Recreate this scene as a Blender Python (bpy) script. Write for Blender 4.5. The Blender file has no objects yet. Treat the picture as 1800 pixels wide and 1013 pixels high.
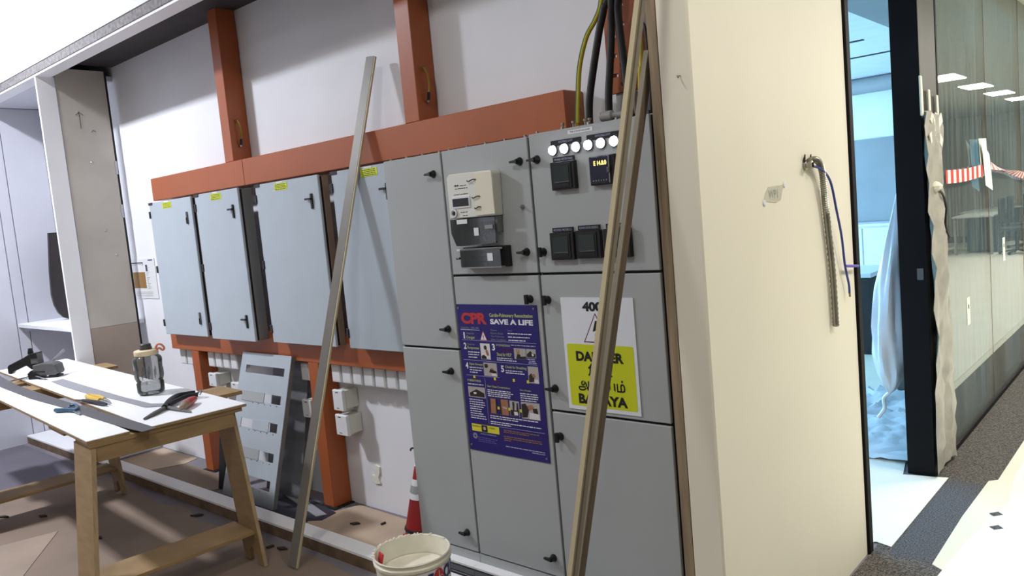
import bpy, bmesh, math, random
from mathutils import Vector, Matrix
random.seed(7)
SC = bpy.context.scene
COL = SC.collection

# ------------------------------------------------------------------ camera
F_PX = 1374.947
YAW, PITCH, ROLL = math.radians(41.68878), math.radians(5.48566), math.radians(-5.16986)
cd = bpy.data.cameras.new('camera'); cam = bpy.data.objects.new('camera', cd); COL.objects.link(cam)
cd.sensor_width = 36.0; cd.lens = 36.0 * F_PX / 1800.0; cd.clip_start = 0.05; cd.clip_end = 100
_f = Vector((-math.sin(YAW)*math.cos(PITCH), math.cos(YAW)*math.cos(PITCH), -math.sin(PITCH)))
_r0 = Vector((math.cos(YAW), math.sin(YAW), 0)); _u0 = _r0.cross(_f)
_r = math.cos(ROLL)*_r0 + math.sin(ROLL)*_u0; _u = -math.sin(ROLL)*_r0 + math.cos(ROLL)*_u0
cam.matrix_world = Matrix(((_r.x, _u.x, -_f.x, 0), (_r.y, _u.y, -_f.y, 0), (_r.z, _u.z, -_f.z, 1.6), (0, 0, 0, 1)))
SC.camera = cam

# ------------------------------------------------------------------ world, exposure
w = bpy.data.worlds.new('world'); SC.world = w; w.use_nodes = True
w.node_tree.nodes['Background'].inputs[0].default_value = (0.55, 0.62, 0.75, 1)
w.node_tree.nodes['Background'].inputs[1].default_value = 0.15
SC.view_settings.view_transform = 'Standard'; SC.view_settings.look = 'None'
SC.view_settings.gamma = 1.0; SC.view_settings.use_curve_mapping = False
SC.view_settings.exposure = 0.0

# ------------------------------------------------------------------ ceiling lamps (light sources)
def area(name, loc, sx, sy, watts, col, rot=(0, 0, 0)):
    d = bpy.data.lights.new(name, 'AREA'); d.shape = 'RECTANGLE'; d.size = sx; d.size_y = sy
    d.energy = watts; d.color = col
    o = bpy.data.objects.new(name, d); COL.objects.link(o); o.location = loc; o.rotation_euler = rot
    return o
COOL = (0.88, 0.915, 1.0); WARM = (1.0, 0.96, 0.88)
CEIL_LAMPS = [(-6.0, 0.39, 3.97, 0.42, 0.24, 190, COOL), (-1.7, 0.15, 3.97, 0.50, 0.30, 30, (1.0, 0.98, 0.95)),
              (0.9, 1.6, 3.97, 0.60, 0.60, 52, WARM), (-4.0, -2.2, 3.97, 0.60, 0.60, 12, COOL), (0.9, -1.6, 3.97, 0.6, 0.6, 12, WARM)]
for (x, y, z, sx, sy, wt, c) in CEIL_LAMPS:
    area('ceiling_lamp_light', (x, y, z-0.012), sx, sy, wt, c)
CORR_LAMPS = [(0.445, y, 2.9) for y in (4.2, 6.3, 8.3, 10.25, 12.2, 14.1, 16.0, 17.9)]
for (x, y, z) in CORR_LAMPS:
    area('corridor_lamp_light', (x, y, z-0.014), 0.34, 0.78, 48, WARM)
# blue daylight for the room behind the doorway, from an added unseen window
area('room_blue_daylight', (-6.9, 7.6, 1.6), 2.2, 4.4, 620, (0.34, 0.66, 1.0), (0, math.radians(-90), 0))

# ------------------------------------------------------------------ materials
def lin(c):
    return tuple(((v/255.0)/12.92 if v/255.0 <= 0.04045 else ((v/255.0+0.055)/1.055)**2.4) for v in c)
MATS = {}
def mat(name, rgb, rough=0.6, metal=0.0, var=0.06, scale=6.0, bump=0.0, bscale=80.0, rgb2=None, spec=None, stretch=None, lo=0.35, hi=0.65):
    if name in MATS: return MATS[name]
    m = bpy.data.materials.new(name); m.use_nodes = True; nt = m.node_tree; b = nt.nodes['Principled BSDF']
    b.inputs['Roughness'].default_value = rough; b.inputs['Metallic'].default_value = metal
    if spec is not None: b.inputs['Specular IOR Level'].default_value = spec
    c1 = lin(rgb); c2 = lin(rgb2) if rgb2 else tuple(v*(1-var*2) for v in c1)
    tc = nt.nodes.new('ShaderNodeTexCoord'); src = tc.outputs['Object']
    if stretch:
        mp = nt.nodes.new('ShaderNodeMapping'); mp.inputs['Scale'].default_value = stretch
        nt.links.new(src, mp.inputs['Vector']); src = mp.outputs['Vector']
    n = nt.nodes.new('ShaderNodeTexNoise'); n.inputs['Scale'].default_value = scale; n.inputs['Detail'].default_value = 5
    nt.links.new(src, n.inputs['Vector'])
    r = nt.nodes.new('ShaderNodeValToRGB'); r.color_ramp.elements[0].position = lo; r.color_ramp.elements[1].position = hi
    r.color_ramp.elements[0].color = (*c2, 1); r.color_ramp.elements[1].color = (*c1, 1)
    nt.links.new(n.outputs['Fac'], r.inputs['Fac']); nt.links.new(r.outputs['Color'], b.inputs['Base Color'])
    if bump:
        n2 = nt.nodes.new('ShaderNodeTexNoise'); n2.inputs['Scale'].default_value = bscale; n2.inputs['Detail'].default_value = 3
        nt.links.new(src, n2.inputs['Vector'])
        bp = nt.nodes.new('ShaderNodeBump'); bp.inputs['Strength'].default_value = bump; bp.inputs['Distance'].default_value = 0.004
        nt.links.new(n2.outputs['Fac'], bp.inputs['Height']); nt.links.new(bp.outputs['Normal'], b.inputs['Normal'])
    MATS[name] = m; return m
def emit(name, rgb, strength):
    if name in MATS: return MATS[name]
    m = bpy.data.materials.new(name); m.use_nodes = True; b = m.node_tree.nodes['Principled BSDF']
    b.inputs['Base Color'].default_value = (*lin(rgb), 1); b.inputs['Emission Color'].default_value = (*lin(rgb), 1)
    b.inputs['Emission Strength'].default_value = strength
    MATS[name] = m; return m
def glassy(name, tint, ior=1.5, rough=0.0, dirt=0.0):
    """thin pane: clear with a Fresnel gloss and a little dust"""
    m = bpy.data.materials.new(name); m.use_nodes = True; nt = m.node_tree; nt.nodes.remove(nt.nodes['Principled BSDF'])
    out = nt.nodes['Material Output']
    tr = nt.nodes.new('ShaderNodeBsdfTransparent'); tr.inputs[0].default_value = (*tint, 1)
    gl = nt.nodes.new('ShaderNodeBsdfGlossy'); gl.inputs['Roughness'].default_value = rough; gl.inputs['Color'].default_value = (0.93, 0.96, 0.93, 1)
    fr = nt.nodes.new('ShaderNodeFresnel'); fr.inputs['IOR'].default_value = ior
    mx = nt.nodes.new('ShaderNodeMixShader')
    nt.links.new(fr.outputs[0], mx.inputs[0]); nt.links.new(tr.outputs[0], mx.inputs[1]); nt.links.new(gl.outputs[0], mx.inputs[2])
    last = mx.outputs[0]
    if dirt:
        df = nt.nodes.new('ShaderNodeBsdfDiffuse'); df.inputs[0].default_value = (0.55, 0.58, 0.53, 1)
        tc = nt.nodes.new('ShaderNodeTexCoord'); mp = nt.nodes.new('ShaderNodeMapping'); mp.inputs['Scale'].default_value = (9, 9, 0.8)
        n = nt.nodes.new('ShaderNodeTexNoise'); n.inputs['Scale'].default_value = 2.0; n.inputs['Detail'].default_value = 4
        r = nt.nodes.new('ShaderNodeMapRange'); r.inputs[1].default_value = 0.4; r.inputs[2].default_value = 0.8; r.inputs[3].default_value = dirt*0.4; r.inputs[4].default_value = dirt*1.6
        m2 = nt.nodes.new('ShaderNodeMixShader')
        nt.links.new(tc.outputs['Object'], mp.inputs[0]); nt.links.new(mp.outputs[0], n.inputs['Vector']); nt.links.new(n.outputs['Fac'], r.inputs[0])
        nt.links.new(r.outputs[0], m2.inputs[0]); nt.links.new(last, m2.inputs[1]); nt.links.new(df.outputs[0], m2.inputs[2]); last = m2.outputs[0]
    nt.links.new(last, out.inputs['Surface']); MATS[name] = m; return m
def stripes(name, a, b, scale, axis):
    m = bpy.data.materials.new(name); m.use_nodes = True; nt = m.node_tree; bs = nt.nodes['Principled BSDF']; bs.inputs['Roughness'].default_value = .5
    tc = nt.nodes.new('ShaderNodeTexCoord'); sp = nt.nodes.new('ShaderNodeSeparateXYZ'); nt.links.new(tc.outputs['Object'], sp.inputs[0])
    mu = nt.nodes.new('ShaderNodeMath'); mu.operation = 'MULTIPLY'; mu.inputs[1].default_value = scale; nt.links.new(sp.outputs[axis], mu.inputs[0])
    fr = nt.nodes.new('ShaderNodeMath'); fr.operation = 'FRACT'; nt.links.new(mu.outputs[0], fr.inputs[0])
    gt = nt.nodes.new('ShaderNodeMath'); gt.operation = 'GREATER_THAN'; gt.inputs[1].default_value = .5; nt.links.new(fr.outputs[0], gt.inputs[0])
    mx = nt.nodes.new('ShaderNodeMix'); mx.data_type = 'RGBA'; mx.inputs[6].default_value = (*lin(a), 1); mx.inputs[7].default_value = (*lin(b), 1)
    nt.links.new(gt.outputs[0], mx.inputs[0]); nt.links.new(mx.outputs[2], bs.inputs['Base Color']); MATS[name] = m; return m

mat('wall_white', (232, 233, 238), .75, var=.03, scale=1.6, bump=.05)
mat('wall_grey', (205, 206, 216), .75, var=.04, scale=1.4)
mat('laminate', (240, 240, 242), .45, var=.015)
mat('beige_panel', (200, 193, 183), .7, var=.09, scale=2.2)
mat('pink_panel', (176, 160, 148), .75, var=.09, scale=2.0)
mat('cream', (238, 231, 212), .6, var=.035, scale=.9)
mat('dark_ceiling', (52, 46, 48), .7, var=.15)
mat('plaster_edge', (150, 146, 146), .9, var=.22, scale=40)
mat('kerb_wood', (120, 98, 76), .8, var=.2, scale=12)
mat('ply_edge', (176, 152, 116), .75, var=.14, scale=18, stretch=(6, 6, .5))
mat('ply_face', (156, 128, 88), .65, var=.1, scale=7, stretch=(1, 1, 5))
mat('ply_dark', (162, 142, 114), .75, var=.2, scale=10, stretch=(6, 6, .35))
mat('floor_slab', (128, 122, 128), .8, var=.12, scale=2.0)
mat('board_brown', (136, 118, 103), .75, var=.10, scale=2.2)
mat('board_tan', (190, 168, 146), .75, var=.08, scale=3)
mat('board_lit', (158, 140, 124), .75, var=.08, scale=3); mat('board_grey', (104, 99, 110), .7, var=.08, scale=3)
mat('sheet_dark', (52, 54, 68), .5, var=.2, scale=6)
mat('carpet', (116, 110, 104), .95, scale=160, bump=.9, bscale=260, rgb2=(44, 41, 40), lo=.40, hi=.62)
mat('carpet_grey', (104, 104, 108), .95, scale=160, bump=.9, bscale=260, rgb2=(50, 50, 54), lo=.40, hi=.62)
mat('paper_white', (238, 238, 226), .7, var=.03, scale=3)
mat('paper_cream', (226, 224, 206), .7, var=.03, scale=3)
mat('orange_steel', (170, 90, 46), .42, var=.06, scale=3)
mat('panel_grey', (176, 186, 194), .38, var=.02)
mat('panel_side', (150, 128, 112), .4, var=.05)
mat('panel_side_grey', (122, 124, 126), .4, var=.05)
mat('cab_grey', (170, 174, 174), .40, var=.025, scale=2)
mat('cab_side', (120, 124, 126), .45, var=.05)
mat('black', (16, 16, 18), .4, var=.1)
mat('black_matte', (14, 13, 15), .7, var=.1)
mat('black_frame', (20, 17, 19), .6, var=.1, spec=.15)
mat('bronze_frame', (64, 60, 51), .5, var=.05, spec=.3)
mat('white_plastic', (226, 228, 230), .4, var=.02)
mat('off_white', (222, 222, 212), .45, var=.02)
mat('cream_plastic', (226, 222, 200), .45, var=.02)
mat('steel', (170, 170, 172), .35, 1.0, var=.05)
mat('brushed', (140, 141, 144), .45, .45, var=.12, scale=3, stretch=(1, 1, 6))
mat('brass', (170, 138, 70), .4, .9)
mat('zinc', (168, 164, 152), .35, .85, var=.1, scale=20)
mat('yellow_sticker', (208, 220, 20), .5, var=.02)
mat('poster_blue', (34, 26, 108), .35, var=.02)
mat('print_white', (236, 236, 240), .5); mat('print_red', (196, 48, 48), .5); mat('print_green', (196, 206, 120), .5)
mat('print_dim', (150, 152, 150), .5); mat('print_black', (18, 18, 18), .5); mat('print_darkred', (104, 22, 66), .5)
mat('print_yellow', (226, 216, 60), .5); mat('print_pale', (176, 178, 206), .5); mat('print_faint', (96, 92, 160), .5)
mat('print_navy', (34, 36, 92), .5); mat('print_blue', (40, 70, 140), .5); mat('print_brown', (150, 112, 60), .5)
mat('photo_grey', (178, 172, 168), .5, var=.06); mat('photo_skin', (166, 116, 84), .5, var=.1, scale=30); mat('photo_dark', (44, 34, 32), .5, var=.2); mat('photo_white', (225, 220, 222), .5)
mat('danger_yellow', (204, 212, 20), .45, var=.01)
mat('sign_white', (226, 230, 236), .4, var=.01)
mat('screen_dark', (48, 56, 58), .18, var=.1, scale=8)
mat('lcd', (50, 54, 52), .25)
mat('nav_screen', (34, 38, 62), .25)
mat('red_cone', (150, 22, 20), .5, var=.1)
mat('bucket_cream', (226, 222, 204), .55, var=.06, scale=14)
mat('paint_inside', (232, 226, 208), .5, var=.05, scale=9)
mat('red_plastic', (196, 40, 48), .4); mat('red_handle', (176, 54, 54), .4); mat('tan_handle', (140, 124, 104), .5)
mat('blue_plastic', (44, 84, 112), .4); mat('yellow_plastic', (226, 186, 70), .4)
mat('tool_grey', (92, 92, 92), .5, var=.08); mat('strip_dark', (84, 82, 86), .55, var=.04); mat('strip_light', (150, 150, 156), .5, var=.04)
mat('alu_strip', (122, 118, 111), .45, .25, var=.06, scale=3); mat('strip_taupe', (142, 132, 114), .6, var=.08, scale=8, stretch=(1, 1, .2)); mat('strip_beige', (196, 182, 148), .6, var=.06, scale=8, stretch=(1, 1, .2)); mat('strip_brown', (112, 98, 80), .6, var=.12)
mat('bottle_collar', (232, 214, 176), .45); mat('bottle_cap', (64, 62, 58), .45); mat('bottle_loop', (214, 128, 100), .45)
mat('green_yellow', (190, 172, 44), .45); mat('cable_green', (60, 110, 50), .45); mat('cable_black', (22, 22, 24), .5, var=.1)
mat('wire_blue', (50, 66, 150), .45); mat('clip_purple', (96, 86, 190), .5); mat('pvc_grey', (150, 148, 146), .5)
mat('tape_clear', (206, 200, 180), .35); mat('plastic_film', (174, 170, 158), .35, var=.10, scale=10, bump=1.0, bscale=22)
mat('bag_white', (226, 230, 238), .4, var=.05, scale=6, bump=.5, bscale=18)
mat('film_floor', (220, 226, 232), .3, var=.06, scale=5, bump=.8, bscale=9)
mat('desk_blue', (60, 72, 84), .5); mat('desk_top', (190, 196, 190), .5); mat('chair_black', (34, 36, 40), .6)
mat('room_white', (226, 230, 232), .7, var=.03); mat('room_grey', (150, 152, 152), .7, var=.06, scale=1.5); mat('counter_dark', (34, 34, 36), .6)
mat('corridor_wall', (196, 190, 174), .7, var=.03); mat('corridor_ceil', (205, 203, 192), .8, var=.03)
mat('dark_board', (38, 30, 30), .35, var=.1)
mat('debris', (58, 48, 40), .8, var=.2); mat('wood_stub', (186, 160, 120), .7)
emit('lamp_panel', (255, 252, 244), 6.0); emit('lamp_led', (236, 242, 255), 9.0); emit('led_digits', (255, 214, 110), 3.0)
glassy('glass_pane', (0.78, 0.83, 0.82), 2.7, 0.0, 0.13)
glassy('clear_cover', (0.88, 0.90, 0.95), 1.45, 0.05, 0.05)
glassy('bottle_plastic', (0.74, 0.74, 0.74), 1.4, 0.05, 0.07)
glassy('water', (0.84, 0.86, 0.86), 1.33, 0.02, 0.04)
stripes('tape_red_white', (206, 60, 52), (236, 232, 226), 7.5, 1)
stripes('barrier_diag', (206, 60, 52), (236, 232, 226), 9.0, 1)

# ------------------------------------------------------------------ mesh building
class MB:
    def __init__(s): s.v = []; s.f = []; s.sm = []
    def add(s, vs, fs, smooth=False):
        o = len(s.v); s.v += [tuple(v) for v in vs]
        for f in fs: s.f.append(tuple(o+i for i in f)); s.sm.append(smooth)
        return s
    def box(s, x0, x1, y0, y1, z0, z1):
        x0, x1 = min(x0, x1), max(x0, x1); y0, y1 = min(y0, y1), max(y0, y1); z0, z1 = min(z0, z1), max(z0, z1)
        return s.add([(x0,y0,z0),(x1,y0,z0),(x1,y1,z0),(x0,y1,z0),(x0,y0,z1),(x1,y0,z1),(x1,y1,z1),(x0,y1,z1)],
                     [(0,3,2,1),(4,5,6,7),(0,1,5,4),(1,2,6,5),(2,3,7,6),(3,0,4,7)])
    def hexa(s, b, t):
        """b, t: four corners each, counter-clockwise seen from above"""
        return s.add(list(b)+list(t), [(0,3,2,1),(4,5,6,7),(0,1,5,4),(1,2,6,5),(2,3,7,6),(3,0,4,7)])
    def bar(s, a, b, wdir, w, t):
        """straight bar from a to b, width w along wdir, thickness t"""
        a, b = Vector(a), Vector(b); d = (b-a).normalized(); wd = Vector(wdir); wd = (wd - d*wd.dot(d)).normalized(); td = d.cross(wd)
        c = lambda p: [p-wd*w/2-td*t/2, p+wd*w/2-td*t/2, p+wd*w/2+td*t/2, p-wd*w/2+td*t/2]
        return s.add(c(a)+c(b), [(3,2,1,0),(4,5,6,7),(0,1,5,4),(1,2,6,5),(2,3,7,6),(3,0,4,7)])
    def prism(s, poly, axis, d0, d1):
        """poly in the plane normal to axis: 'x' -> (y,z), 'y' -> (x,z), 'z' -> (x,y)"""
        mk = {'x': lambda p, d: (d, p[0], p[1]), 'y': lambda p, d: (p[0], d, p[1]), 'z': lambda p, d: (p[0], p[1], d)}[axis]
        n = len(poly); vs = [mk(p, d0) for p in poly] + [mk(p, d1) for p in poly]
        fs = [tuple(range(n))[::-1], tuple(range(n, 2*n))] + [(i, (i+1) % n, n+(i+1) % n, n+i) for i in range(n)]
        return s.add(vs, fs)
    def tube(s, pts, r, n=8, cap=True, radii=None):
        pts = [Vector(p) for p in pts]; up = Vector((0.31, 0.17, 0.93)); rings = []; prev = None
        for i, p in enumerate(pts):
            d = (pts[min(i+1, len(pts)-1)] - pts[max(i-1, 0)]).normalized()
            if prev is None:
                u = d.cross(up); u = u.normalized() if u.length > 1e-4 else d.orthogonal().normalized()
            else:
                u = (prev - d*prev.dot(d)).normalized()
            prev = u; v = d.cross(u); rr = radii[i] if radii else r
            rings.append([p + u*math.cos(a)*rr + v*math.sin(a)*rr for a in [2*math.pi*k/n for k in range(n)]])
        vs = [q for R_ in rings for q in R_]; fs = []
        for i in range(len(pts)-1):
            for k in range(n): fs.append((i*n+k, i*n+(k+1) % n, (i+1)*n+(k+1) % n, (i+1)*n+k))
        s.add(vs, fs, True)
        if cap: 
            s.add(rings[0], [tuple(range(n))[::-1]]); s.add(rings[-1], [tuple(range(n))])
        return s
    def lathe(s, prof, c, n=24, axis='z'):
        vs = []; fs = []
        for (r, h) in prof:
            for k in range(n):
                a = 2*math.pi*k/n
                if axis == 'z': vs.append((c[0]+r*math.cos(a), c[1]+r*math.sin(a), c[2]+h))
                elif axis == 'y': vs.append((c[0]+r*math.cos(a), c[1]+h, c[2]+r*math.sin(a)))
                else: vs.append((c[0]+h, c[1]+r*math.cos(a), c[2]+r*math.sin(a)))
        m = len(prof)
        for i in range(m-1):
            for k in range(n): fs.append((i*n+k, i*n+(k+1) % n, (i+1)*n+(k+1) % n, (i+1)*n+k))
        s.add(vs, fs, True)
        return s
    def grid(s, fn, nu, nv, smooth=True):
        vs = [fn(i/nu, j/nv) for j in range(nv+1) for i in range(nu+1)]
        fs = [(j*(nu+1)+i, j*(nu+1)+i+1, (j+1)*(nu+1)+i+1, (j+1)*(nu+1)+i) for j in range(nv) for i in range(nu)]
        return s.add(vs, fs, smooth)
def B(*a): return MB().box(*a)
def smooth_path(pts, k=6):
    P = [Vector(p) for p in pts]; out = []
    for i in range(len(P)-1):
        p0, p1, p2, p3 = P[max(i-1, 0)], P[i], P[i+1], P[min(i+2, len(P)-1)]
        for j in range(k):
            t = j/k
            out.append(0.5*((2*p1)+(-p0+p2)*t+(2*p0-5*p1+4*p2-p3)*t*t+(-p0+3*p1-3*p2+p3)*t**3))
    out.append(P[-1]); return out
def wpos(o):
    p = Vector((0, 0, 0))
    while o: p = p + o.location; o = o.parent
    return p
def build(name, mb, m, parent=None, bevel=0.0, seg=1, thick=0.0, kind=None):
    me = bpy.data.meshes.new(name); me.from_pydata(mb.v, [], mb.f); me.update()
    bm = bmesh.new(); bm.from_mesh(me); bmesh.ops.remove_doubles(bm, verts=bm.verts, dist=1e-6)
    if bevel:
        bm.normal_update()
        es = [e for e in bm.edges if len(e.link_faces) == 2 and e.calc_face_angle(0) > 0.6]
        bmesh.ops.bevel(bm, geom=es, offset=bevel, segments=seg, affect='EDGES', profile=0.5)
    bmesh.ops.recalc_face_normals(bm, faces=bm.faces)
    if thick: bmesh.ops.solidify(bm, geom=bm.faces[:], thickness=thick)
    bm.to_mesh(me); bm.free()
    lo = Vector([min(v.co[i] for v in me.vertices) for i in range(3)]); hi = Vector([max(v.co[i] for v in me.vertices) for i in range(3)])
    c = Vector(((lo.x+hi.x)/2, (lo.y+hi.y)/2, lo.z))
    me.transform(Matrix.Translation(-c))
    if any(mb.sm) and not bevel:
        for p in me.polygons: p.use_smooth = True
        try: me.set_sharp_from_angle(angle=0.7)
        except Exception: pass
    me.materials.append(MATS[m] if isinstance(m, str) else m)
    o = bpy.data.objects.new(name, me); COL.objects.link(o)
    if parent: o.parent = parent; o.location = c - wpos(parent)
    else: o.location = c
    if kind: o['kind'] = kind
    return o
def tag(o, label, cat, group=None):
    o['label'] = label; o['category'] = cat
    if group: o['group'] = group
    return o
def thing(name, label, cat, loc, group=None):
    o = bpy.data.objects.new(name, None); COL.objects.link(o); o.location = loc; o.empty_display_size = .05
    return tag(o, label, cat, group)
def struct(name, mb, m, parent=None, bevel=0):
    o = build(name, mb, m, parent, bevel)
    if not parent: o['kind'] = 'structure'
    return o
def copy_tree(o, parent=None):
    c = o.copy(); COL.objects.link(c); c.parent = parent
    for ch in list(o.children): copy_tree(ch, c)
    return c
def place(o, parent, pos):
    """linked copy of a mesh part at a world position"""
    c = o.copy(); COL.objects.link(c); c.parent = parent
    c.location = Vector(pos) - (wpos(parent) if parent else Vector((0, 0, 0))); return c
def text(name, s, m, parent, x0, x1, z0, z1, y, bold=0.0, plane='y', depth=0.0006):
    """flat lettering fitted to a box on a plane facing -Y ('y') or +X ('x')"""
    cu = bpy.data.curves.new('t', 'FONT'); cu.body = s; cu.size = 1.0; cu.resolution_u = 3; cu.offset = bold
    to = bpy.data.objects.new('t', cu); COL.objects.link(to)
    dg = bpy.context.evaluated_depsgraph_get(); me0 = bpy.data.meshes.new_from_object(to.evaluated_get(dg))
    vs = [v.co.copy() for v in me0.vertices]; fs = [tuple(p.vertices) for p in me0.polygons]
    bpy.data.objects.remove(to); bpy.data.curves.remove(cu); bpy.data.meshes.remove(me0)
    if not vs: return None
    ax, bx = min(v.x for v in vs), max(v.x for v in vs); ay, by = min(v.y for v in vs), max(v.y for v in vs)
    sx = (x1-x0)/max(bx-ax, 1e-6); sz = (z1-z0)/max(by-ay, 1e-6)
    pv = [((v.x-ax)*sx+x0, (v.y-ay)*sz+z0) for v in vs]
    mb = MB()
    if plane == 'y': mb.add([(a, y-depth, b) for a, b in pv], fs)
    else: mb.add([(y+depth, a, b) for a, b in pv], fs)
    return build(name, mb, m, parent)
def dashes(mb, x0, x1, z, h, y, rnd=random):
    x = x0
    while x < x1-0.002:
        wd = min(rnd.uniform(.006, .022), x1-x); mb.add([(x, y, z), (x+wd, y, z), (x+wd, y, z+h), (x, y, z+h)], [(0, 1, 2, 3)]); x += wd+rnd.uniform(.002, .004)
    return mb

# =================================================================== SETTING
struct('floor', B(-7.75, 6, -4, 22, -0.12, 0), 'floor_slab')
cp = struct('floor_carpet', B(-1.08, 4, -4, 22, 0, 0.004), 'carpet')
struct('wall_back', B(-7.75, -1.24, 2.64, 2.76, 0, 4.2), 'wall_white')
wl = struct('wall_left', B(-7.75, -7.62, -4, 2.64, 0, 4.2), 'wall_grey')
struct('panel', B(-7.62, -7.606, -4, 2.152, 0.0, 2.858), 'wall_grey', wl)
struct('liner', B(-7.62, -7.604, 2.16, 2.240, 0.07, 2.858), 'wall_grey', wl)
struct('panel', B(-7.62, -7.606, 2.248, 2.562, 0.07, 2.858), 'wall_grey', wl)
struct('wall_front', B(-7.75, 4.1, -4.1, -4, 0, 4.2), 'corridor_wall')
struct('wall_corridor', B(4, 4.1, -4, 22, 0, 4.2), 'corridor_wall')
struct('wall_corridor_end', B(-7.1, 4.1, 22, 22.1, 0, 4.2), 'corridor_wall')
struct('ceiling', B(-7.75, 4.1, -4.1, 3.4, 4.2, 4.3), 'wall_white')
struct('ceiling_corridor', B(-1.2, 4.1, 3.4, 22, 2.905, 3.0), 'corridor_ceil')
struct('wall_bulkhead_corridor', B(-1.086, 4.1, 3.36, 3.46, 2.905, 4.2), 'corridor_wall')
# enclosure head, jamb, kerb
bk = struct('wall_bulkhead', B(-7.62, -1.22, 2.088, 2.20, 2.935, 4.2), 'wall_white')
struct('plaster_edge', B(-7.62, -1.22, 2.094, 2.20, 2.878, 2.935), 'plaster_edge', bk)
hd = struct('trim_1', B(-7.60, -1.22, 2.100, 2.205, 2.862, 2.878), 'laminate')
struct('ceiling_closet', B(-6.2, -1.22, 2.205, 2.64, 2.965, 3.0), 'dark_ceiling')
struct('ceiling_niche', B(-7.6, -6.22, 2.205, 2.64, 2.862, 2.9), 'wall_grey')
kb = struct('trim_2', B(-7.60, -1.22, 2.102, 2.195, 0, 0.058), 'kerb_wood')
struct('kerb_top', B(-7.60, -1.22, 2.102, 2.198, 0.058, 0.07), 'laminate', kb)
jb = struct('trim_3', B(-6.225, -6.2, 2.102, 2.224, 0.07, 2.862), 'laminate')
pw = struct('wall_partition', B(-6.222, -6.203, 2.229, 2.573, 1.022, 2.93), 'beige_panel')
struct('lower_panel', B(-6.222, -6.202, 2.229, 2.573, 0.03, 1.020), 'pink_panel', pw)
pencil = MB()
for (y, z) in ((2.405, 2.25), (2.435, 1.74), (2.49, 1.55)):
    pencil.lathe([(0.0, .004), (.007, .004), (.011, 0.0)], (-6.203, y, z), 10, 'x')
build('screw_head', pencil, 'steel', pw, kind='stuff')
arrow = MB()
for a, b in (((2.36, 2.62), (2.36, 2.50)), ((2.36, 2.62), (2.335, 2.598)), ((2.36, 2.62), (2.385, 2.598)), ((2.43, 2.475), (2.445, 2.49)), ((2.445, 2.49), (2.462, 2.478))):
    arrow.bar((-6.2022, a[0], a[1]), (-6.2022, b[0], b[1]), (0, 1, -1), .004, .001)
build('pencil_arrow', arrow, 'tool_grey', pw)
bb = struct('trim_4', B(-7.60, -6.225, 2.198, 2.64, 0.0, 0.07), 'laminate')
# black gap strip and hinge leaves at the rear of the partition
struct('gap_strip', B(-6.222, -6.212, 2.575, 2.592, 0.03, 2.93), 'black_matte', pw)
for z in (2.16, 1.83):
    struct('hinge', B(-6.21, -6.2, 2.565, 2.583, z, z+.1), 'steel', pw)
# stub wall right of the switchboard
wr = struct('wall_right', B(-1.19, -1.086, 2.065, 3.36, 0, 4.2), 'cream', bevel=.006)
struct('plywood_lining', B(-1.222, -1.191, 2.068, 2.64, 0, 4.2), 'ply_dark', wr)
nail = MB().tube([(-1.123, 2.066, 1.947), (-1.121, 2.045, 1.944), (-1.112, 2.035, 1.938)], .0022, 6)
build('bent_nail', nail, 'steel', wr)
# doorway and column
fr = struct('door_1', B(-1.205, -1.076, 3.362, 3.408, 0, 2.905), 'black_frame', bevel=.003)
struct('wall_column', B(-1.205, -1.074, 4.45, 4.812, 0, 2.905), 'bronze_frame')
struct('trim_5', B(-1.206, -1.073, 4.443, 4.4525, 0, 2.905), 'black_frame')
struct('trim_6', B(-1.08, -1.071, 4.79, 4.816, 0.0, 2.905), 'black_frame')
# glass partition
ys = [4.812, 6.13, 7.45, 8.77, 10.09, 11.41, 12.73, 14.05, 15.37, 16.69]
for i in range(len(ys)-1):
    g = struct('window_%d' % (i+1), B(-1.096, -1.086, ys[i]+.004, ys[i+1]-.004, .03, 2.9), 'glass_pane')
    struct('joint', B(-1.097, -1.085, ys[i+1]-.004, ys[i+1]+.004, .03, 2.9), 'bronze_frame', g)
struct('trim_7', B(-1.11, -1.07, 4.812, 16.7, 0.004, .032), 'black_frame')
struct('wall_glass_end', B(-1.2, -1.07, 16.7, 22, 0, 2.905), 'corridor_wall')
# room behind the doorway
struct('ceiling_room', B(-7, -1.205, 2.76, 11.1, 2.905, 3.0), 'room_white')
struct('ceiling_room_drop', B(-1.80, -1.21, 2.8, 11, 2.75, 2.904), 'room_grey')
struct('wall_room_left', B(-7.1, -7, 2.76, 11.1, 0, 2.905), 'room_white')
rb = struct('wall_room_back', B(-7, -1.21, 11, 11.1, 0, 2.905), 'room_white')
struct('grey_board', B(-7, -1.21, 10.97, 11, 1.06, 2.14), 'room_grey', rb)
struct('cornice', MB().tube([(-7, 10.72, 2.80), (-1.3, 10.72, 2.80)], .10, 12), 'room_grey', rb)
for (x0, x1, y) in ((-5, -2.36, 7.86), (-5, -1.9, 8.88)):
    struct('ceiling_slot', B(x0, x1, y-.03, y+.03, 2.899, 2.906), 'black_matte', rb)

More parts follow.
